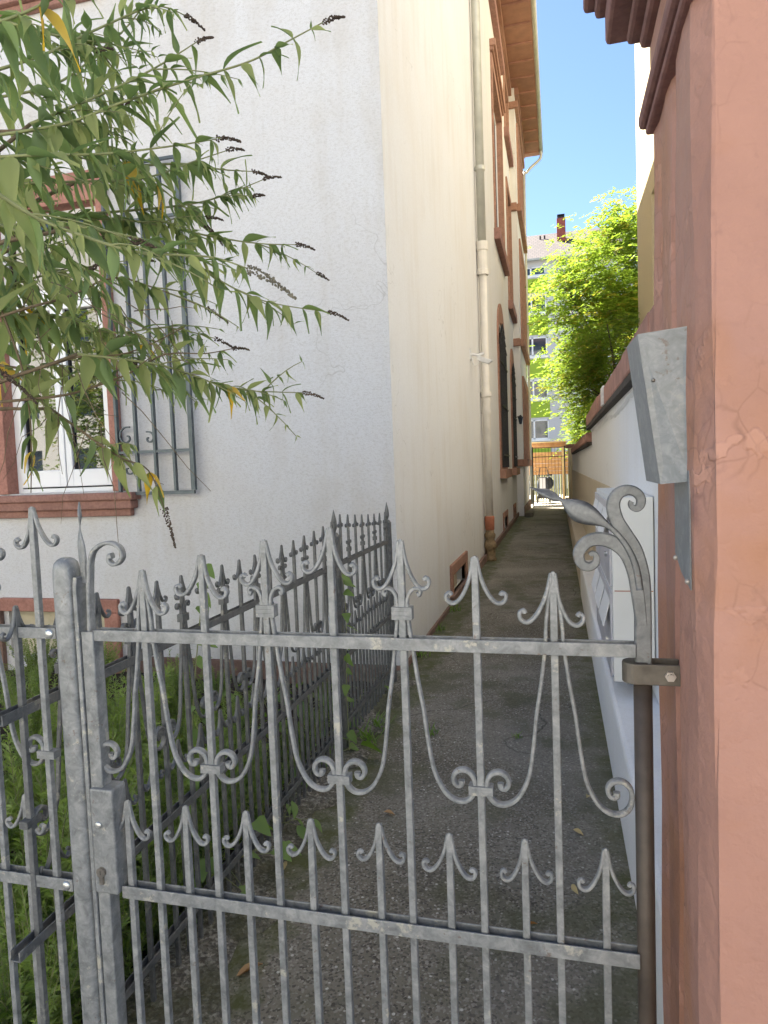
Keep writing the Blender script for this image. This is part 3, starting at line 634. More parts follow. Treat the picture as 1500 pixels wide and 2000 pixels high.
GY = 1.3
gate = thing('garden_gate', 'galvanised wrought iron gate with spear tips and scrolls closing the path', 'gate', (-.45, GY, 0))
gx = [-.888+.1459*k for k in range(7)]
ironwork(gate, [x+.45 for x in gx], 'BABABAB', [1.401, 1.434, 1.464, 1.487, 1.461, 1.427, 1.397], 1.266, .676, .1, .07, 'galvanised', True,
         [-.963+.45+.1477*k for k in range(8)], .872, plain=(0, 6))
channel(gate, -1.012+.45, .131+.45, 1.266, 'galvanised'); channel(gate, -.98+.45, .131+.45, .676, 'galvanised', h=.028); channel(gate, -1.012+.45, .131+.45, .1, 'galvanised')
# latch stile, leaf finial and scroll
m = MB(); m.strip([(-1.027+.45, .06), (-1.027+.45, 1.262)], .0155, .017, 0, .12); obj('latch_stile', m, 'galvanised', gate)
m = MB(); m.strip([(-1.049+.45, .06), (-1.049+.45, 1.36), (-1.046+.45, 1.385)], .005, .017, -.004, .2); obj('stop_bar', m, 'galvanised', gate)
SCR = catmull([(-1.027, 1.26), (-1.024, 1.345), (-1.019, 1.40), (-1.016, 1.42), (-1.007, 1.442), (-.987, 1.456), (-.968, 1.46), (-.952, 1.457), (-.938, 1.447), (-.934, 1.43), (-.944, 1.416), (-.959, 1.412), (-.969, 1.42), (-.967, 1.429), (-.960, 1.4315)], 4)
m = MB(); n = len(SCR); m.strip([(x+.45, z) for x, z in SCR], [.0042]*(n-5)+[.0065]*5, [.011-.003*min(1, i/20) for i in range(n)], 0, .45); obj('scroll', m, 'galvanised', gate)
def leaf_finial(pts, wid, twist, mat, name, parent, y0=0.):
    """hammered leaf: a swept lens section whose plane turns along the way"""
    m = MB(); n = len(pts); o = len(m.v)
    for i, (x, z) in enumerate(pts):
        a, b = pts[max(i-1, 0)], pts[min(i+1, n-1)]; t = Vector((b[0]-a[0], 0, b[1]-a[1])).normalized(); nn = Vector((-t.z, 0, t.x)); yy = Vector((0, 1, 0)); q = twist[i]
        u = nn*math.cos(q)+yy*math.sin(q); v = yy*math.cos(q)-nn*math.sin(q); c = Vector((x, y0, z)); h = wid[i]; th = max(.0018, min(.006, h*.35))
        for (p, r) in ((1, 0), (.5, .8), (0, 1.1), (-.5, .8), (-1, 0), (-.5, -.8), (0, -.5), (.5, -.8)): m.v.append(tuple(c+u*h*p+v*th*r))
    for i in range(n-1):
        for k in range(8): m.f.append((o+i*8+k, o+i*8+(k+1) % 8, o+(i+1)*8+(k+1) % 8, o+(i+1)*8+k)); m.mi.append(0)
    m.f.append(tuple(range(8))); m.f.append(tuple((n-1)*8+k for k in range(8))[::-1]); m.mi += [0, 0]
    return obj(name, m, mat, parent, True)
P = [(-1.0385, 1.37), (-1.0385, 1.405), (-1.038, 1.425), (-1.0395, 1.455), (-1.0405, 1.475), (-1.0405, 1.495), (-1.0395, 1.508), (-1.0385, 1.52), (-1.0385, 1.533), (-1.038, 1.545), (-1.0375, 1.553)]
W_ = [.008, .010, .015, .0165, .012, .0045, .008, .0115, .0095, .005, .001]
pp = catmull([(x+.45, z, a) for (x, z), a in zip(P, W_)], 3); n = len(pp)
leaf_finial([(a, b) for a, b, c in pp], [max(.001, c) for a, b, c in pp], [1.6*i/n for i in range(n)], 'galvanised', 'leaf_finial', gate)
# lock box
m = MB(); m.box(-1.0415+.45, -.982+.45, -.026, .026, .66, .905); lk = obj('lock_box', m, 'galvanised', gate, bevel=.005)
m = MB(); m.ball((-1.021+.45, -.027, .822), .0085, 12, 6, (1, .5, 1)); obj('rivet', m, 'rivet', lk, True)
m = MB(); m.tube([(-1.02+.45, -.022, .713), (-1.02+.45, -.033, .713)], .011, 16); m.box(-1.0245+.45, -1.0155+.45, -.032, -.022, .685, .707); obj('keyhole_cylinder', m, 'cylinder', lk)
m = MB(); m.box(-1.0205+.45, -1.0195+.45, -.0336, -.033, .709, .718); obj('key_slot', m, 'black', lk)
# hinge stile with the big scrolls
m = MB(); m.tube([(.1435+.45, 0, .02), (.1435+.45, 0, 1.20)], .0165, 20); obj('hinge_tube', m, 'post_brown', gate, True)
A = catmull([(.144, 1.19, .0145), (.1445, 1.26, .0145), (.145, 1.316, .0145), (.1445, 1.366, .0145), (.1415, 1.40, .0142), (.1315, 1.438, .0138), (.115, 1.468, .0132), (.1015, 1.493, .0127), (.0965, 1.52, .0118), (.104, 1.5385, .0108), (.119, 1.546, .0098), (.134, 1.543, .009), (.1435, 1.532, .0082), (.1435, 1.5195, .0074), (.137, 1.5125, .0062), (.1295, 1.5145, .005), (.1265, 1.521, .0042), (.1285, 1.5255, .004)], 4)
m = MB(); m.strip([(a+.45, b) for a, b, c in A], [c for a, b, c in A], [.011-.003*i/len(A) for i in range(len(A))], 0, .25); obj('stile_scroll', m, 'scroll_steel', gate)
Bq = catmull([(.1425, 1.30, .010), (.137, 1.355, .0115), (.131, 1.395, .012), (.119, 1.428, .0125), (.099, 1.449, .0127), (.073, 1.458, .0122), (.049, 1.4525, .0115), (.0345, 1.433, .0105), (.0385, 1.413, .0092), (.052, 1.4065, .008), (.064, 1.4135, .0068), (.0655, 1.4265, .0052), (.059, 1.432, .0042), (.0545, 1.428, .004)], 4)
m = MB(); m.strip([(a+.45, b) for a, b, c in Bq], [c for a, b, c in Bq], [.010-.003*i/len(Bq) for i in range(len(Bq))], -.002, .25); obj('branch_scroll', m, 'scroll_steel', gate)
Lq = [(.139, 1.365, .006), (.133, 1.408, .006), (.12, 1.441, .0055), (.103, 1.466, .005), (.083, 1.485, .006), (.058, 1.50, .017), (.038, 1.51, .0205), (.020, 1.5215, .014), (.006, 1.531, .004), (-.008, 1.538, .009), (-.021, 1.5445, .0105), (-.035, 1.55, .0065), (-.05, 1.5565, .001)]
pp = catmull(Lq, 4); n = len(pp)
leaf_finial([(a+.45, b) for a, b, c in pp], [max(.001, c) for a, b, c in pp], [(0 if i < n*.45 else -1.1*(i/n-.45)/.55) for i in range(n)], 'scroll_steel', 'leaf', gate, -.012)
# hinge strap
m = MB(); m.box(.124+.45, .2085+.45, -.024, -.0185, 1.194, 1.232); m.box(.124+.45, .2085+.45, .0185, .024, 1.194, 1.232); m.tube([(.131+.45, 0, 1.194), (.131+.45, 0, 1.232)], .0235, 16); obj('hinge_strap', m, 'strap_steel', gate, bevel=.002)
m = MB(); m.tube([(.187+.45, -.024, 1.213), (.187+.45, -.031, 1.213)], .0095, 6); m.tube([(.187+.45, -.031, 1.213), (.187+.45, -.037, 1.213)], .006, 10); obj('hinge_bolt', m, 'bolt', gate)

# fixed post
po = thing('gate_post', 'rounded galvanised steel post between the gate and the side panel', 'post', (-1.083, GY, 0))
m = MB(); prof = [(-.032, .0), (-.0315, .08), (-.028, 1.40), (-.024, 1.418), (-.012, 1.428), (.004, 1.428), (.016, 1.42), (.023, 1.402), (.026, .0)]
hp = 14; sec = [(math.copysign(abs(math.cos(t))**.6, math.cos(t)), math.copysign(abs(math.sin(t))**.6, math.sin(t))) for t in [2*math.pi*k/hp for k in range(hp)]]
rows = [(0, 1), (.7, 1), (1.38, 1), (1.402, .97), (1.416, .86), (1.424, .62), (1.428, .3)]
for (z, s_) in rows:
    for (a, b) in sec: m.v.append((a*.026*s_, b*.026*s_, z-.02*0))
for i in range(len(rows)-1):
    for k in range(hp): m.f.append((i*hp+k, i*hp+(k+1) % hp, (i+1)*hp+(k+1) % hp, (i+1)*hp+k)); m.mi.append(0)
m.f.append(tuple((len(rows)-1)*hp+k for k in range(hp))); m.mi.append(0)
obj('column', m, 'galvanised', po, True)
m = MB(); m.box(-.06, .06, -.06, .06, -.05, .006); obj('base_plate', m, 'galvanised', po)

# panel left of the post
pn = thing('fence_panel', 'narrow galvanised iron panel left of the rounded post, under the bush', 'fence', (-1.3, GY, 0))
px = [-1.165-.1459*k for k in range(4)][::-1]
ironwork(pn, [x+1.3 for x in px], 'BABA', [1.47, 1.49, 1.523, 1.545], 1.268, .674, .1, .07, 'galvanised', True, [-1.24-.1459*k+1.3 for k in range(3)], .862)
channel(pn, -1.72+1.3, -1.112+1.3, 1.268, 'galvanised'); channel(pn, -1.72+1.3, -1.112+1.3, .674, 'galvanised', h=.028); channel(pn, -1.72+1.3, -1.112+1.3, .1, 'galvanised')
for z in (1.255, .66):
    m = MB(); m.ball((-1.128+1.3, -.0145, z), .0115, 12, 6, (1, .6, 1)); obj('round_bolt', m, 'rivet', pn, True)

# fence running back along the garden: local x = world Y
fe = thing('iron_fence', 'galvanised iron railing with spear tips running from the gate to the house corner', 'fence', (-1.22, 1.3, 0), (0, 0, R(90)))
def tipz(y):
    return 1.268+.052*((y-2.4)/1.13)**2 if y < 3.6 else 1.292+.062*((4.8-y)/1.1)**1.6
y1 = [1.29+.1417*k for k in range(17)]; k1 = ['A' if k % 2 == 0 else 'B' for k in range(17)]; k1 = ['B' if k % 2 else 'A' for k in range(17)]
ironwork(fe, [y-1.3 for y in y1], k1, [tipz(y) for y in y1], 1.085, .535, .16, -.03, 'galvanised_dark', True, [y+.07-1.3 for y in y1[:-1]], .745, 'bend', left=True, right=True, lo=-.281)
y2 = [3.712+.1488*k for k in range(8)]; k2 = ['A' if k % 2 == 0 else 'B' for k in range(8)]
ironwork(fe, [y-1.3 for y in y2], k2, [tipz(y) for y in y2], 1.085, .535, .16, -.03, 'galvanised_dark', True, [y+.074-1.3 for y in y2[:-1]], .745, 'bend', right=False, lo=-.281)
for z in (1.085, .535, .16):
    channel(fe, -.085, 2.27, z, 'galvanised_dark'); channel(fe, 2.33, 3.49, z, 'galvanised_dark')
for (yy, zt) in ((3.602, 1.255), (4.815, 1.23)):
    m = MB(); m.strip([(yy-1.3, -.05), (yy-1.3, zt-.02), (yy-1.3, zt)], [.026, .026, .014], [.026, .026, .014], 0, .35); p_ = obj('post', m, 'galvanised_dark', fe)
    m = MB(); m.strip([(yy-1.3, zt), (yy-1.3, zt+.03), (yy-1.3, zt+.07), (yy-1.3, zt+.13)], [.006, .015, .013, .001], [.006, .015, .013, .001], 0, .4); obj('finial', m, 'galvanised_dark', p_)

# ------------------------------------------------------------------ leaves
def leaf_mb(L=1., wd=.28, droop=.22, fold=.06, seg=6, kind='lance', curl=0):
    m = MB()
    for i in range(seg+1):
        t = i/seg
        if kind == 'lance': h = wd*.5*max(.012, [.12, .72, 1.0, .93, .72, .48, .25, .1, .0][min(8, int(round(t*8)))])
        elif kind == 'heart': h = wd*.5*(1-t)**.75*(1.0 if t > .12 else .55+t*3.7)
        else: h = wd*.5*math.sin(math.pi*(.04+.96*t))
        x = L*t; z = -droop*t*t; s_ = curl*math.sin(t*5)
        m.v += [(x, h, z+fold*h/wd*2+s_*.03), (x, 0, z), (x, -h, z+fold*h/wd*2-s_*.03)]
    for i in range(seg):
        for k in range(2): m.f.append((i*3+k, i*3+k+1, (i+1)*3+k+1, (i+1)*3+k)); m.mi.append(0)
    m.f = [f[::-1] for f in m.f]
    return m
LEAF_V = [leaf_mb(1, .235+.04*(k % 3), (.05, .2, .38, .15, .55)[k], .06+.03*(k % 2), 8, curl=(-1)**k*.8) for k in range(5)]
LEAF_G = [v.mesh('leaf', 'leaf_bush', True) for v in LEAF_V]; LEAF_Y = [LEAF_V[k].mesh('leaf', 'leaf_yellow', True) for k in (0, 2)]
def frame(d, up):
    x = d.normalized(); y = up.cross(x)
    if y.length < 1e-3: y = Vector((0, 1, 0)).cross(x)
    y.normalize(); z = x.cross(y); return Matrix((x, y, z)).transposed()
CI = cam.matrix_world.inverted()
def inview(p):
    q = CI @ Vector(p)
    if q.z > -.1: return None
    sx, sy = q.x/-q.z*1.3255, q.y/-q.z*1.3255
    return abs(sx) < .78 and abs(sy) < 1.03 and -q.z

# butterfly bush leaning in from the garden
bush = thing('butterfly_bush', 'large arching shrub with lance leaves and dry seed heads overhanging the window', 'shrub', (-2.9, 2.2, -.1))
BO = Vector((-2.9, 2.2, -.1))
BR = [
 [(-1.84,1.90,2.73),(-1.53,1.95,2.75),(-1.35,2.00,2.81),(-1.14,2.05,2.87),(-0.94,2.10,2.92),(-0.82,2.15,2.99),(-0.71,2.20,3.06)],
 [(-1.69,2.00,2.80),(-1.44,2.10,2.92),(-1.32,2.20,3.03),(-1.22,2.30,3.15)],
 [(-1.83,1.90,2.92),(-1.63,2.00,3.01),(-1.46,2.10,3.13),(-1.32,2.20,3.23),(-1.26,2.30,3.25)],
 [(-1.75,1.80,2.61),(-1.53,1.80,2.59),(-1.35,1.90,2.61),(-1.18,2.00,2.65),(-1.06,2.10,2.70)],
 [(-2.15,2.20,2.74),(-1.70,2.20,2.69),(-1.47,2.30,2.71),(-1.31,2.40,2.79),(-1.22,2.50,2.86)],
 [(-1.71,2.40,2.82),(-1.43,2.50,2.84),(-1.30,2.60,2.84),(-1.21,2.70,2.86)],
 [(-1.84,2.40,2.66),(-1.49,2.50,2.68),(-1.33,2.60,2.73),(-1.16,2.70,2.82)],
 [(-1.32,1.35,2.33),(-1.24,1.40,2.26),(-1.17,1.45,2.22),(-1.01,1.50,2.16),(-0.90,1.55,2.15),(-0.83,1.60,2.15),(-0.75,1.62,2.12)],
 [(-1.88,2.30,2.61),(-1.61,2.40,2.61),(-1.33,2.50,2.55),(-1.16,2.60,2.53),(-1.03,2.70,2.54)],
 [(-1.61,2.10,2.49),(-1.42,2.20,2.45),(-1.31,2.30,2.41),(-1.23,2.40,2.34),(-1.09,2.50,2.27),(-0.87,2.60,2.23)],
 [(-1.72,2.20,2.07),(-1.47,2.30,2.03),(-1.36,2.40,1.99),(-1.24,2.50,1.94),(-0.99,2.60,1.92)],
 [(-1.90,1.90,2.13),(-1.74,2.00,2.20),(-1.67,2.10,2.25),(-1.55,2.20,2.33),(-1.45,2.30,2.31),(-1.29,2.40,2.24)],
 [(-2.13,2.10,1.90),(-1.83,2.20,1.92),(-1.74,2.30,1.96),(-1.58,2.30,2.00),(-1.48,2.40,2.08),(-1.36,2.50,2.09),(-1.29,2.60,2.12)],
 [(-2.13,2.20,2.47),(-1.98,2.20,2.07),(-1.95,2.20,1.82),(-1.97,2.20,1.56)],
 [(-1.94,2.30,1.89),(-1.74,2.30,1.75),(-1.63,2.30,1.68),(-1.55,2.35,1.63),(-1.49,2.35,1.48)],
 [(-1.62,1.70,2.91),(-1.49,1.75,2.96),(-1.38,1.80,3.03),(-1.28,1.85,3.11)],
 [(-2.29,2.30,2.40),(-1.99,2.40,2.27),(-1.78,2.50,2.21),(-1.58,2.60,2.23),(-1.42,2.70,2.19)],
 [(-1.98,2.00,2.43),(-1.81,2.10,2.37),(-1.64,2.20,2.31),(-1.55,2.30,2.17),(-1.53,2.40,2.03)],
 [(-2.22,2.30,3.11),(-1.92,2.40,3.17),(-1.75,2.50,3.33),(-1.60,2.50,3.42),(-1.50,2.50,3.52)],
 [(-2.00,2.10,3.29),(-1.71,2.10,3.16),(-1.58,2.20,3.15),(-1.53,2.30,3.07),(-1.47,2.40,2.98)],
 [(-1.67,1.70,2.40),(-1.51,1.80,2.33),(-1.41,1.90,2.24),(-1.40,2.00,2.13)],
 [(-2.31,2.30,2.11),(-2.06,2.35,2.06),(-1.88,2.40,2.10),(-1.64,2.40,2.10),(-1.45,2.50,2.20)],
 [(-1.77,2.20,2.89),(-1.59,2.30,2.82),(-1.42,2.40,2.68),(-1.33,2.50,2.59)]]
rb = random.Random(33)
for _ in range(5):
    y0 = rb.uniform(1.95, 2.5); x0 = -y0*rb.uniform(.86, .98); z0 = rb.uniform(2.05, 2.75); dx = rb.uniform(.3, .6); dz = rb.uniform(-.25, .15)
    BR.append([(x0-.1, y0, z0), (x0+dx*.3, y0+.05, z0+dz*.2+.04), (x0+dx*.65, y0+.1, z0+dz*.55+.03), (x0+dx, y0+.15, z0+dz)])
NOSPIKE = {23, 24, 26, 13, 15, 17, 18, 19, 20, 21}; SPARSE = {11: .5, 12: .35, 13: .4, 14: .5, 16: .8, 21: .6}
stem = MB(); green = MB(); leaves = []; heads = []
stem_roots = [BO+Vector((random.uniform(-.15, .15), random.uniform(-.15, .15), 0)) for _ in range(6)]
for bi, br in enumerate(BR):
    P = [Vector(p) for p in catmull(br, 5)]; n = len(P)
    st = P[0]; r0 = stem_roots[bi % 6]; t0 = (P[1]-P[0]).normalized()
    midp = st-t0*.5+Vector((-.15, 0, -.35)); low = (r0+midp)*.5+Vector((-.1, 0, .25))
    back = catmull([tuple(r0), tuple(low), tuple(midp), tuple(st)], 5)
    stem.tube([Vector(p)-BO for p in back], [.016-.010*i/(len(back)-1) for i in range(len(back))], 6)
    (stem if bi in (11, 12, 13, 14, 21) else green).tube([p-BO for p in P], [.006-.0042*i/(n-1) for i in range(n)], 5)
    L = sum((P[i+1]-P[i]).length for i in range(n-1)); dens = SPARSE.get(bi, 1.0)
    def along(s_):
        acc = 0
        for i in range(n-1):
            d = (P[i+1]-P[i]).length
            if acc+d >= s_: return P[i].lerp(P[i+1], (s_-acc)/d), (P[i+1]-P[i]).normalized()
            acc += d
        return P[-1], (P[-1]-P[-2]).normalized()
    def leafpair(p, t, size, ph, mat):
        sd_ = t.cross(Vector((0, 0, 1))).normalized(); up_ = sd_.cross(t)
        for sg in (-1, 1):
            o_ = (sd_*math.cos(ph)+up_*math.sin(ph))*sg
            if random.random() > .93: continue
            d = (o_*.75+t*random.uniform(.25, .7)+Vector((0, 0, -random.uniform(.2, 1.35)))).normalized()
            nrm = (Vector((0, 0, 1))+Vector((random.gauss(0, .35), random.gauss(0, .35), 0))).normalized()
            leaves.append((p.copy(), d, nrm, size*random.uniform(.75, 1.15), mat))
    s_ = .03; k = 0
    while s_ < L-.02:
        p, t = along(s_); f = s_/L; size = (.205 if bi != 7 else .15)*(1-.62*f**1.6)
        mt = 'y' if random.random() < (.02 if br[0][2] > 2.3 else .07) and bi not in (0, 7) else 'g'
        if random.random() < dens:
            leafpair(p, t, size, (k % 2)*math.pi/2+random.uniform(-.3, .3), mt)
            if random.random() < .75: leafpair(p, t, size*.35, random.random()*3, 'g')
        # side shoots
        if f > .12 and f < .85 and random.random() < .42*dens:
            a = Vector((random.uniform(-.2, 1), random.uniform(-.5, .9), random.uniform(-.5, .6))).normalized()
            d = (t*.8+a*.7).normalized(); ln = random.uniform(.12, .30); Q = [p+d*ln*q/5+Vector((0, 0, -.05*(q/5)**2)) for q in range(6)]
            green.tube([q-BO for q in Q], [.003-.0016*i/5 for i in range(6)], 4)
            for q in range(1, 6): leafpair(Q[q], d, size*(.72-.09*q), (q % 2)*math.pi/2, 'g')
            if random.random() < .12: heads.append((Q[-1], d, random.uniform(.05, .08), 'seed'))
        s_ += random.uniform(.05, .075); k += 1
    if bi not in NOSPIKE:
        p, t = P[-1], (P[-1]-P[-3]).normalized(); heads.append((p, t, .085 if bi not in (7, 14) else .13, 'seed' if bi not in (7,) else 'seed_grey'))
heads.append((Vector((-1.93, 2.0, 2.02)), Vector((.8, .1, -.45)).normalized(), .2, 'seed'))
for q in range(26):    # thin bare twigs low in the shrub
    p = Vector((random.uniform(-2.1, -1.45), random.uniform(2.0, 2.5), random.uniform(1.75, 2.3))); d = Vector((random.uniform(-.6, 1), random.uniform(-.3, .3), random.uniform(-.8, .4))).normalized(); ln = random.uniform(.2, .5)
    stem.tube([p+d*ln*i/4+Vector((random.gauss(0, .012), 0, random.gauss(0, .012)-.06*(i/4)**2))-BO for i in range(5)], [.0022, .002, .0017, .0014, .001], 4)
obj('branches', stem, 'twig', bush, True); obj('young_shoots', green, 'twig_green', bush, True)
rank = []
for i, (p, d, nrm, sz, mt) in enumerate(leaves):
    c = p+d*sz*.5; iv = inview(c); rank.append((sz/iv if iv else 0, i))
rank.sort(reverse=True); big = {i for s_, i in rank[:298] if s_ > 0}
rest = MB(); nvv = 0
for i, (p, d, nrm, sz, mt) in enumerate(leaves):
    F3 = frame(d, nrm); k = (i*7) % 5
    if i in big:
        me = LEAF_Y[k % 2] if mt == 'y' else LEAF_G[k]
        o = bpy.data.objects.new('leaf', me); col.objects.link(o); o.parent = bush
        o.matrix_local = Matrix.Translation(p-BO) @ F3.to_4x4() @ Matrix.Scale(sz, 4)
        if mt == 'y': o['label'] = 'yellowed leaf'
    else:
        v = LEAF_V[k]; rest.cur = 1 if mt == 'y' else 0; rest.add([F3 @ (Vector(q)*sz)+p-BO for q in v.v], v.f)
ro = obj('foliage', rest, ['leaf_bush', 'leaf_yellow'], bush, True); ro['kind'] = 'stuff'
for (p, t, ln, mt) in heads:
    m = MB(); n = int(ln*900)
    for q in range(n):
        f = q/n; c = p-BO+t*ln*f+Vector((0, 0, -.25*ln*f*f)); rr = (.0085*(1-f)+.002)*(1.4 if ln > .12 else 1); a = random.random()*6.28
        s1 = t.cross(Vector((0, 0, 1))).normalized(); s2 = s1.cross(t)
        c = c+(s1*math.cos(a)+s2*math.sin(a))*rr*random.uniform(.4, 1); m.ball(tuple(c), random.uniform(.0022, .0042), 5, 3)
    obj('seed_head', m, mt, bush)

# ------------------------------------------------------------------ garden plants behind the railing
def herb_mesh(seed, h, nst):
    rnd = random.Random(seed); m = MB()
    for s_ in range(nst):
        a = rnd.random()*6.28; lean = rnd.uniform(.05, .5); H = h*rnd.uniform(.5, 1.05); P = []
        for i in range(7):
            t = i/6; P.append(Vector((math.cos(a)*(.06+lean*H*t**1.3), math.sin(a)*(.06+lean*H*t**1.3), H*t*(1-.12*t))))
        m.cur = 1; m.tube(P, [.0035-.0025*i/6 for i in range(7)], 3, False); m.cur = 0
        nn = int(H*120)
        for q in range(nn):
            t = .18+.82*q/nn; x = t*6; i = min(5, int(x)); p = P[i].lerp(P[i+1], x-i); tg = (P[i+1]-P[i]).normalized()
            b = rnd.random()*6.28; s1 = tg.cross(Vector((.3, .2, 1))).normalized(); s2 = s1.cross(tg)
            d = ((s1*math.cos(b)+s2*math.sin(b))*rnd.uniform(.5, 1)+tg*rnd.uniform(.4, 1)).normalized(); L = rnd.uniform(.03, .06)*(1.15-.5*t); wv = d.cross(Vector((rnd.gauss(0, 1), rnd.gauss(0, 1), rnd.gauss(0, 1)))).normalized()*L*.11
            m.add([p, p+d*L*.45+wv, p+d*L-Vector((0, 0, L*.12)), p+d*L*.45-wv], [(0, 1, 2, 3)])
    return m.mesh('foliage', ['leaf_herb', 'twig_green'])
HERB = [herb_mesh(11, .62, 64), herb_mesh(12, .72, 72), herb_mesh(13, .5, 60)]
herb_spots = [(-1.52, 1.62, 1.12), (-1.78, 1.9, 1.3), (-1.48, 2.05, 1.05), (-2.05, 1.65, 1.25), (-1.56, 2.45, .95), (-1.95, 2.35, 1.15), (-2.35, 2.0, 1.2), (-1.62, 2.85, .72), (-2.05, 2.85, .85), (-2.5, 2.55, 1.0), (-1.7, 3.25, .55), (-2.25, 3.3, .65), (-2.75, 3.0, .85), (-1.45, 1.42, .8), (-2.55, 1.5, 1.2), (-2.9, 2.3, 1.0), (-3.1, 3.4, .8), (-2.7, 3.9, .55), (-1.5, 3.55, .6), (-1.95, 3.6, .6), (-1.55, 4.05, .5), (-2.1, 4.1, .5), (-2.5, 4.5, .45), (-1.75, 4.75, .38), (-3.3, 4.1, .6), (-3.3, 2.7, 1.0), (-1.45, 2.75, .9), (-3.0, 4.75, .5), (-3.6, 4.6, .7), (-3.95, 4.2, .8), (-3.5, 3.75, .85), (-4.25, 4.7, .75), (-2.9, 4.3, .6), (-3.9, 3.4, .9), (-1.75, 2.2, 1.1), (-1.45, 2.3, .95), (-1.5, 3.1, .75), (-1.85, 3.05, .8), (-2.3, 3.6, .75), (-2.5, 3.4, 1.05), (-2.35, 3.0, 1.1), (-2.8, 3.7, .95), (-2.2, 2.7, 1.05), (-2.55, 4.05, .75), (-1.65, 2.6, .95), (-1.5, 1.85, 1.0)]
for i, (x, y, s_) in enumerate(herb_spots):
    t = thing('herb_bush', 'narrow-leaved green herb bush growing behind the iron railing', 'plant', (x, y, -.12), (0, 0, i*1.3), 'herb bushes in the garden bed'); t.scale = (s_, s_, s_)
    f = link('foliage', HERB[i % 3], t); f['kind'] = 'stuff'
HEARTV = leaf_mb(1, .85, .2, .08, 6, 'heart'); HEART = HEARTV.mesh('leaf', 'leaf_vine', True); OVAL = leaf_mb(1, .5, .3, .1, 6, 'oval').mesh('leaf', 'leaf_vine', True)
def vine(name, label, pts, nleaf, size, seed, mesh, group=None):
    rnd = random.Random(seed); O = Vector(pts[0]); t = thing(name, label, 'vine', tuple(O), None, group); P = [Vector(p)-O for p in catmull(pts, 5)]; n = len(P)
    m = MB(); m.tube(P, [.003-.0015*i/n for i in range(n)], 5); obj('stem', m, 'twig_green', t, True)
    for k in range(nleaf):
        p = P[int((k+.5)/nleaf*(n-1))]; a = rnd.uniform(-1.4, 1.4)-.3; d = Vector((math.cos(a)*.8, math.sin(a)*.6, rnd.uniform(-1.0, -.1))).normalized(); F3 = frame(d, Vector((rnd.gauss(.5, .4), -.6+rnd.gauss(0, .3), .8)).normalized())
        o = bpy.data.objects.new('leaf', mesh); col.objects.link(o); o.parent = t; o.matrix_local = Matrix.Translation(p) @ F3.to_4x4() @ Matrix.Scale(size*rnd.uniform(.7, 1.2), 4)
vine('bindweed', 'bindweed with heart leaves climbing the railing near the gate', [(-1.25, 1.95, 0), (-1.24, 2.0, .4), (-1.25, 2.08, .8), (-1.21, 2.1, 1.15), (-1.22, 2.16, 1.3)], 14, .07, 1, HEART)
vine('bindweed', 'thin bindweed twisting up the middle post of the railing', [(-1.17, 3.56, 0), (-1.175, 3.57, .4), (-1.17, 3.6, .8), (-1.18, 3.58, 1.05)], 13, .075, 2, HEART)
def broad(name, label, loc, n, size, mesh, seed, h=.2):
    rnd = random.Random(seed); t = thing(name, label, 'plant', loc)
    for k in range(n):
        a = rnd.random()*6.28; el = rnd.uniform(.1, .9); p0 = Vector((rnd.uniform(-.05, .05), rnd.uniform(-.05, .05), 0)); d = Vector((math.cos(a)*math.cos(el), math.sin(a)*math.cos(el), math.sin(el))); p1 = p0+d*rnd.uniform(.3, 1)*h
        m = MB(); m.tube([p0, p0.lerp(p1, .5)+Vector((0, 0, .02)), p1], [.0025, .002, .0015], 4); s_ = obj('stalk', m, 'twig_green', t)
        F3 = frame((Vector((d.x, d.y, -.3))).normalized(), Vector((rnd.gauss(0, .3), rnd.gauss(0, .3), 1)).normalized())
        o = bpy.data.objects.new('leaf', mesh); col.objects.link(o); o.parent = t; o.matrix_local = Matrix.Translation(p1) @ F3.to_4x4() @ Matrix.Scale(size*rnd.uniform(.6, 1.2), 4)
broad('broadleaf_weed', 'broad-leaved weed pushing through the railing beside the path', (-1.28, 2.75, .0), 20, .085, OVAL, 3, .32)
broad('broadleaf_weed', 'leafy seedling among the herbs just behind the gate', (-1.36, 2.35, .05), 20, .075, HEART, 4, .42)
broad('broadleaf_weed', 'broad-leaved weed at the foot of the house wall inside the railing', (-1.75, 4.4, -.08), 22, .14, OVAL, 5, .3)
broad('broadleaf_weed', 'low leafy plant under the middle post of the railing', (-1.4, 3.4, -.05), 20, .12, HEART, 6, .35)
for i, (x, y) in enumerate(((-2.1, 4.5), (-2.5, 4.2), (-1.5, 4.0), (-3.0, 4.5), (-1.9, 3.8), (-1.42, 4.6))):
    broad('ground_plant', 'low green leafy plant in the bed in front of the house', (x, y, -.1), 18, .1, OVAL if i % 2 else HEART, 20+i, .3)
for o in list(col.objects):
    if o.name.startswith('ground_plant'): o['group'] = 'low plants in the bed'
GR = MB(); rnd = random.Random(5)
for k in range(26):
    a = rnd.random()*6.28; L = rnd.uniform(.03, .09); d = Vector((math.cos(a)*.6, math.sin(a)*.6, .8)); p = Vector((rnd.gauss(0, .02), rnd.gauss(0, .02), 0)); wv = Vector((-math.sin(a), math.cos(a), 0))*.003
    GR.add([p-wv, p+wv, p+d*L*.6+wv*.7+Vector((0, 0, .005)), p+d*L], [(0, 1, 2, 3)])
GRM = GR.mesh('weed_tuft', 'leaf_vine')
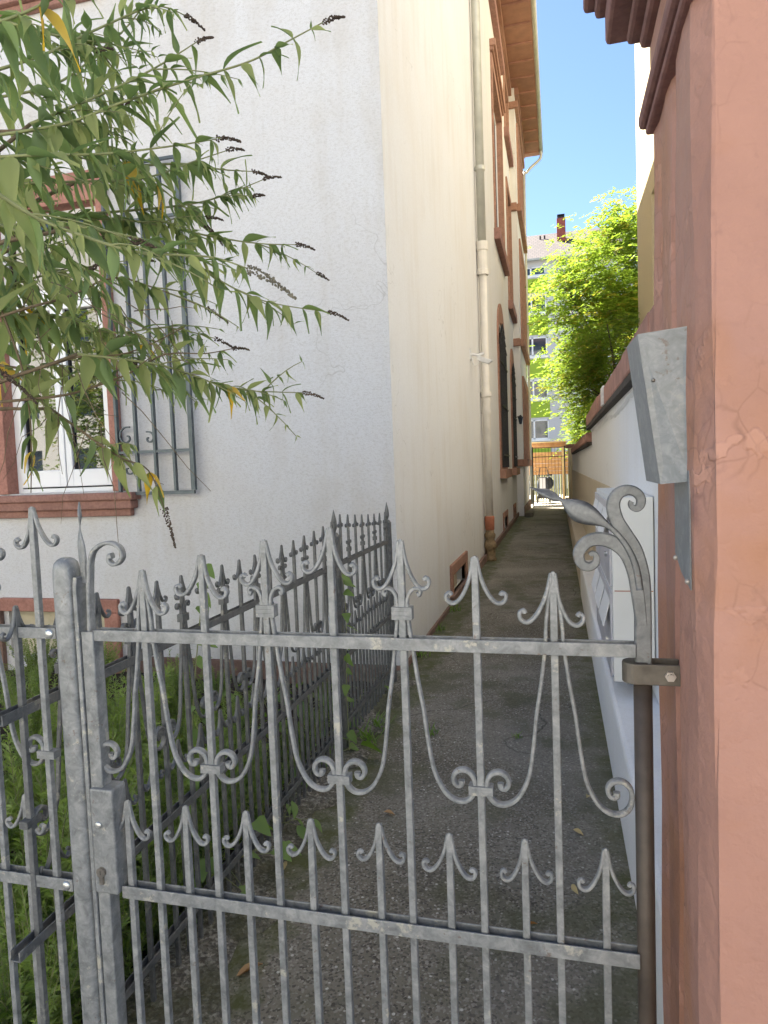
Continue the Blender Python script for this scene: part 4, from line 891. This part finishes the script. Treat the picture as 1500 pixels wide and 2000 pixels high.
for i, (x, y, s_, lb) in enumerate(((-1.15, 7.4, 1.5, 'tuft of weeds at the wall foot beside the cellar window'), (-1.16, 5.6, 1.6, 'tuft of weeds at the house corner beside the path'), (-1.10, 3.95, 1.5, 'weed tuft on the mortar strip by the railing end'), (-.76, 3.92, .9, 'small weed growing in a crack of the path'), (-.26, 3.95, .6, 'tiny weed sprouting in the middle of the path'), (-1.12, 3.75, 1.7, 'larger weed tuft on the mortar strip by the middle post'), (-1.16, 6.5, 1.2, 'weed tuft along the white side wall'))):
    tag(link('weed_tuft', GRM, None, (x, y, .0), (0, 0, i*1.1), (s_, s_, s_)), lb, 'weed')
# fallen leaves on the path
FL = {k: leaf_mb(1, .42, .1, .18, 5, 'oval', curl=1).mesh('fallen_leaf', k, True) for k in ('leaf_dead', 'leaf_dry')}
for i, (x, y, s_, k, lb) in enumerate(((-.815, 2.95, .055, 'leaf_dead', 'orange-brown fallen leaf lying on the dark path'), (-1.1, 2.4, .12, 'leaf_dry', 'long yellow fallen leaf at the path edge by the railing'), (-.96, 1.93, .09, 'leaf_dead', 'curled reddish fallen leaf near the gate foot'),
        (.034, 2.95, .05, 'leaf_dry', 'pale fallen leaf near the plinth of the low wall'), (.1, 3.25, .045, 'leaf_dry', 'small pale fallen leaf by the mossy path edge'), (-.1, 2.3, .05, 'leaf_dead', 'brown fallen leaf in the middle of the path'), (.02, 2.55, .05, 'leaf_dry', 'crumpled yellowish fallen leaf behind the gate bars'), (-.35, 1.75, .04, 'leaf_dry', 'tiny pale leaf just behind the gate'))):
    tag(link('fallen_leaf', FL[k], None, (x, y, .012), (.1*i, .08, i*1.9), (s_, s_, s_)), lb, 'leaf')

# ------------------------------------------------------------------ behind: neighbour house, back gate, yard, tree, flats
nb = thing('house', 'cream neighbouring house partly hidden behind the pink pillar', 'house', (2.3, 15, 0)); N_ = Wall('x', 2.3, -1)
m = MB(); nh = [(15.7, 17.75, 4.95, 7.9), (15.7, 17.75, 10.4, 13.2)]; N_.wall(m, 15.0, 20.7, 4.6, 17.0, nh, .18)
m.quad((2.3, 20.7, 4.6), (9, 20.7, 4.6), (9, 20.7, 17), (2.3, 20.7, 17)); m.quad((2.3, 15, 4.6), (9, 15, 4.6), (9, 15, 17), (2.3, 15, 17)); obj('wall', off(m, 2.3, 15), 'stucco_cream', nb)
m = MB(); m.box(2.275, 9, 14.98, 20.72, -.1, 4.6); obj('base', off(m, 2.3, 15), 'stucco_beige', nb)
m = MB(); m.box(2.275-.03, 9, 14.95, 20.75, 4.4, 4.58); obj('string_course', off(m, 2.3, 15), 'sandstone', nb)
m = MB(); m.box(2.1, 9, 14.8, 20.9, 17, 17.2); obj('roof', off(m, 2.3, 15), 'tile_roof', nb)
for (a, b, z0, z1) in nh:
    m = MB(); N_.box(m, a, b, -.17, -.14, z0, z1); wv = obj('window', off(m, 2.3, 15), 'far_glass', nb)
    m = MB(); N_.box(m, a-.15, b+.15, 0, .09, z0-.14, z0); obj('sill', off(m, 2.3, 15), 'stucco_cream', wv)
    m = MB()
    for q in ((a, a+.08, z0, z1), (b-.08, b, z0, z1), (a, b, z1-.08, z1), ((a+b)/2-.05, (a+b)/2+.05, z0, z1)): N_.box(m, q[0], q[1], -.14, -.1, q[2], q[3])
    obj('frame', off(m, 2.3, 15), 'white_frame', wv)

m = MB(); M_ = Wall('x', 4.6, -1); mh = [(4+2.9*k, 5.2+2.9*k, z, z+2.1) for k in range(4) for z in (4.4, 8.0, 11.6)]
M_.wall(m, 2.5, 15.0, -.1, 18, mh, .18); m.box(4.85, 12, 2.5, 14.98, -.1, 18); obj('bounce_wing_wall', off(m, 2.3, 15), 'bounce_white', nb)  # unseen wing, added to bounce sunlight onto the alley side wall
for (a, b, z0, z1) in mh:
    m = MB(); M_.box(m, a, b, -.17, -.14, z0, z1); obj('window', off(m, 2.3, 15), 'far_glass', nb)  # windows of the added, unseen wing

wg = thing('wire_gate', 'thin dark wire mesh gate at the far end of the path', 'gate', (-.32, 25.2, 0))
m = MB()
for x in (-.55, .57): m.box(x-.022, x+.022, -.02, .02, 0, 2.2)
for z in (.06, 1.83, 2.16): m.box(-.55, .57, -.015, .015, z-.012, z+.012)
obj('frame', m, 'iron_black', wg)
for k in range(9):
    m = MB(); x = -.55+1.12*(k+1)/10; m.box(x-.006, x+.006, -.006, .006, .06, 2.16); obj('wire', m, 'iron_black', wg)
pg = thing('pergola', 'brown timber pergola standing behind the wire gate', 'pergola', (-.3, 27, 0))
for (x, mt) in ((.52, 'wood_pale'), (-1.6, 'wood')):
    m = MB(); m.box(x-.05, x+.05, -.05, .05, 0, 2.26); obj('post', m, mt, pg, bevel=.006)
for k in range(3):
    m = MB(); m.box(-1.9, .62, -.06+k*.5, .0+k*.5, 2.2+.0*k, 2.38); obj('beam', m, 'wood', pg, bevel=.006)
m = MB(); m.box(-2, .66, -.2, 1.4, 2.38, 2.42); obj('top_board', m, 'wood_pale', pg)
bf = thing('board_fence', 'warm brown horizontal board fence across the sunny yard', 'fence', (-.5, 30.5, 0))
for k in range(6):
    m = MB(); m.box(-3, 1.2, -.012, .012, 1.1+k*.165, 1.1+k*.165+.155); obj('board', m, 'wood', bf, bevel=.004)
for x in (-2.9, -1, 1.1):
    m = MB(); m.box(x-.04, x+.04, .013, .09, 0, 2.1); obj('post', m, 'wood', bf)
for k in range(40):
    m = MB(); x = -2.95+k*.105; m.tube([(x, 0, 0), (x+.01, 0, 1.08)], .03, 5); obj('reed', m, 'reed', bf)
ct = thing('pushcart', 'black wheeled cart with grey panel and push handle behind the wire gate', 'cart', (-.52, 28, 0))
m = MB(); m.add([(-.3, -.25, .42), (.2, -.25, .42), (.2, .4, .42), (-.3, .4, .42), (-.22, -.2, 1.05), (.12, -.2, 1.05), (.12, .3, 1.05), (-.22, .3, 1.05)], [(0, 3, 2, 1), (4, 5, 6, 7), (0, 1, 5, 4), (1, 2, 6, 5), (2, 3, 7, 6), (3, 0, 4, 7)]); obj('body', m, 'cart_black', ct, bevel=.03)
m = MB(); m.box(-.2, .04, -.262, -.25, .6, 1.02); obj('panel', m, 'cart_grey', ct)
m = MB(); m.tube([(-.25, 0, 1.0), (-.16, -.05, 1.42), (.1, -.05, 1.42), (.18, 0, 1.0)], .018, 6); obj('handle', m, 'cart_black', ct)
m = MB(); m.ball((.16, 0, .8), .2, 10, 8, (1, .9, 1.3)); m.box(.1, .3, -.05, .02, 1.1, 1.16); obj('bag', m, 'cart_black', ct, True)
for (x, yv) in ((-.28, -.2), (.2, -.2), (-.28, .35), (.2, .35)):
    m = MB(); m.tube([(x-.02, yv, .16), (x+.02, yv, .16)], .16, 14); wv = obj('wheel', m, 'rubber', ct); m = MB(); m.tube([(x-.024, yv, .16), (x+.024, yv, .16)], .07, 10); obj('hub', m, 'cart_grey', wv)
m = MB(); m.box(-.25, .17, -.22, .35, .2, .42); obj('chassis', m, 'iron_black', ct)

def crown(seed, c, rad, nf, mats, sz=.16, shell=.45):
    rnd = random.Random(seed); m = MB(); cl = [Vector((rnd.gauss(0, 1), rnd.gauss(0, 1), rnd.gauss(0, 1))).normalized()*rnd.uniform(shell, 1.0) for _ in range(60)]
    for k in range(nf):
        q = rnd.choice(cl)+Vector((rnd.gauss(0, .13), rnd.gauss(0, .13), rnd.gauss(0, .11)))
        p = Vector((c[0]+q.x*rad[0], c[1]+q.y*rad[1], c[2]+q.z*rad[2])); o_ = Vector((q.x, q.y, 0)); a = rnd.random()*6.28
        d = (Vector((math.cos(a), math.sin(a), 0))*.6+o_.normalized()*.8+Vector((0, 0, rnd.uniform(-.6, .35)))).normalized(); sd_ = d.cross(Vector((0, 0, 1))).normalized(); L = rnd.uniform(.3, .5)
        m.cur = 1 if rnd.random() < .12 else 0
        for i in range(5):
            b = p+d*L*(i/4.)+Vector((0, 0, -.25*L*(i/4.)**2))
            for sg in (-1, 1):
                e = (sd_*sg+d*.5+Vector((0, 0, rnd.uniform(-.5, .1)))).normalized(); ll = sz*rnd.uniform(.7, 1.2)*(1.1-.1*i); wv = e.cross(Vector((rnd.gauss(0, .4), rnd.gauss(0, .4), 1))).normalized()*ll*.2
                m.add([b, b+e*ll*.5+wv, b+e*ll, b+e*ll*.5-wv], [(0, 1, 2, 3)])
    return m
def tree(name, label, loc, c, rad, nf, seed, sz=.16):
    t = thing(name, label, 'tree', loc); m = MB(); rnd = random.Random(seed)
    m.tube([(0, 0, -.1), (.05, 0, 1.5), (-.05, .1, 3.5), (0, 0, c[2])], [.2, .16, .13, .08], 8)
    tr = obj('trunk', m, 'bark', t, True)
    for k in range(9):
        a = k*.7*2; e = Vector((c[0]+math.cos(a)*rad[0]*.75, c[1]+math.sin(a)*rad[1]*.75, c[2]+rad[2]*rnd.uniform(-.4, .7))); s0 = Vector((0, 0, rnd.uniform(2, c[2]*.8)))
        m = MB(); m.tube([s0, s0.lerp(e, .5)+Vector((0, 0, .4)), e], [.08, .045, .012], 5); obj('limb', m, 'bark', tr, True)
    f = obj('crown', crown(seed, c, rad, nf, None, sz), ['leaf_tree', 'leaf_treey'], t); f['kind'] = 'stuff'; return t
tree('locust_tree', 'tall bright green tree with feathery leaves beyond the boundary wall', (3.1, 27.5, 0), (0, 0, 6.6), (3.9, 3.0, 5.2), 9500, 3, .2)
tree('small_tree', 'lower darker green tree leaning over the wall end', (1.9, 21.5, 0), (.1, 0, 4.3), (1.5, 1.4, 1.7), 1500, 8, .14)

# flats at the back
fl = thing('apartment_block', 'pale apartment block with lime green panels, tiled roof and red chimney', 'building', (0, 46, 0)); AW = Wall('y', 46, -1)
holes = []; strips = [(-9.4, -7.3), (-5.0, -2.9), (-1.5-.95, -.40), (4.2, 6.3), (9, 11.1)]
rows = [(.4, 1.6), (3.2, 4.45), (5.85, 7.05), (8.6, 9.8), (11.35, 12.5), (13.75, 14.3)]
for (a, b) in strips:
    for (z0, z1) in rows: holes.append((a+.12, b-.12, z0, z1))
m = MB(); AW.wall(m, -14, 16, -.1, 14.7, holes, .12); m.box(-14, 16, 46.3, 58, -.1, 14.7); obj('wall', off(m, 0, 46), 'stucco_far', fl)
for (a, b) in strips:
    m = MB(); AW.box(m, a-.3, b+.3, .0, .05, 13.2, 13.6) if False else None
    for i in range(len(rows)-1):
        m = MB(); AW.box(m, a, b, .01, .04, rows[i][1]+.16, rows[i+1][0]-.2); obj('green_panel', off(m, 0, 46), 'lime_panel', fl)
    for (z0, z1) in rows:
        m = MB(); AW.box(m, a+.12, b-.12, -.11, -.09, z0, z1); wv = obj('window', off(m, 0, 46), 'far_glass', fl)
        m = MB(); f = .07
        for q in ((a+.1, a+.1+f, z0, z1), (b-.1-f, b-.1, z0, z1), (a+.1, b-.1, z1-f, z1), (a+.1, b-.1, z0, z0+f), ((a+b)/2-.05, (a+b)/2+.05, z0, z1)): AW.box(m, q[0], q[1], -.09, .02, q[2], q[3])
        obj('frame', off(m, 0, 46), 'white_frame', wv); m = MB(); AW.box(m, a+.02, b-.02, 0, .12, z0-.14, z0); obj('sill', off(m, 0, 46), 'white_frame', wv)
m = MB(); m.add([(-14.4, 45.6, 14.7), (16.4, 45.6, 14.7), (16.4, 51.5, 18.05), (-14.4, 51.5, 18.05), (-14.4, 58.4, 14.7), (16.4, 58.4, 14.7)], [(0, 1, 2, 3), (3, 2, 5, 4)]); rf = obj('roof', off(m, 0, 46), 'tiles', fl)
m = MB(); m.box(-14.4, 16.4, 45.52, 45.62, 14.6, 14.72); obj('gutter', off(m, 0, 46), 'zinc', fl)
m = MB(); m.box(.28, .86, 49.2, 49.9, 15.8, 18.3); ch = obj('chimney', off(m, 0, 46), 'chimney_brick', fl, bevel=.02)
m = MB(); m.box(.36, .78, 49.3, 49.8, 18.3, 18.44); m.box(.32, .82, 49.27, 49.83, 18.52, 18.56); m.box(.4, .46, 49.4, 49.46, 18.44, 18.52); m.box(.7, .76, 49.4, 49.46, 18.44, 18.52); obj('chimney_cowl', off(m, 0, 46), 'iron_black', ch)
for x in (-.85, -.55):
    m = MB(); m.tube([(x, 50.2, 17.0), (x, 50.2, 17.55)], .06, 6); obj('vent_pipe', off(m, 0, 46), 'iron_black', rf)

# across the street behind the camera: mirrored in the window
oh = thing('house', 'cream terraced house mirrored in the window glass', 'house', (-18, -17, 0)); OW = Wall('y', -17, 1)
hs = [(-34+3*k, -34+3*k+1.2, z, z+1.9) for k in range(16) for z in (1.2, 4.6, 8.0)]
m = MB(); OW.wall(m, -36, 14, -.2, 13, hs, .2); m.box(-36, 14, -26, -17.3, -.2, 13); obj('wall', off(m, -18, -17), 'street_house', oh)
m = MB()
for h in hs: OW.box(m, h[0], h[1], -.19, -.17, h[2], h[3])
obj('window_glazing', off(m, -18, -17), 'far_glass', oh)
tree('street_tree', 'leafy street tree mirrored in the window glass', (-12.5, -8, 0), (0, 0, 4.6), (2.6, 2.6, 3.0), 1500, 21, .2)
tree('street_tree', 'second leafy street tree mirrored in the right window pane', (-9.2, -6.5, 0), (0, 0, 3.4), (1.6, 1.6, 2.3), 900, 22, .16)
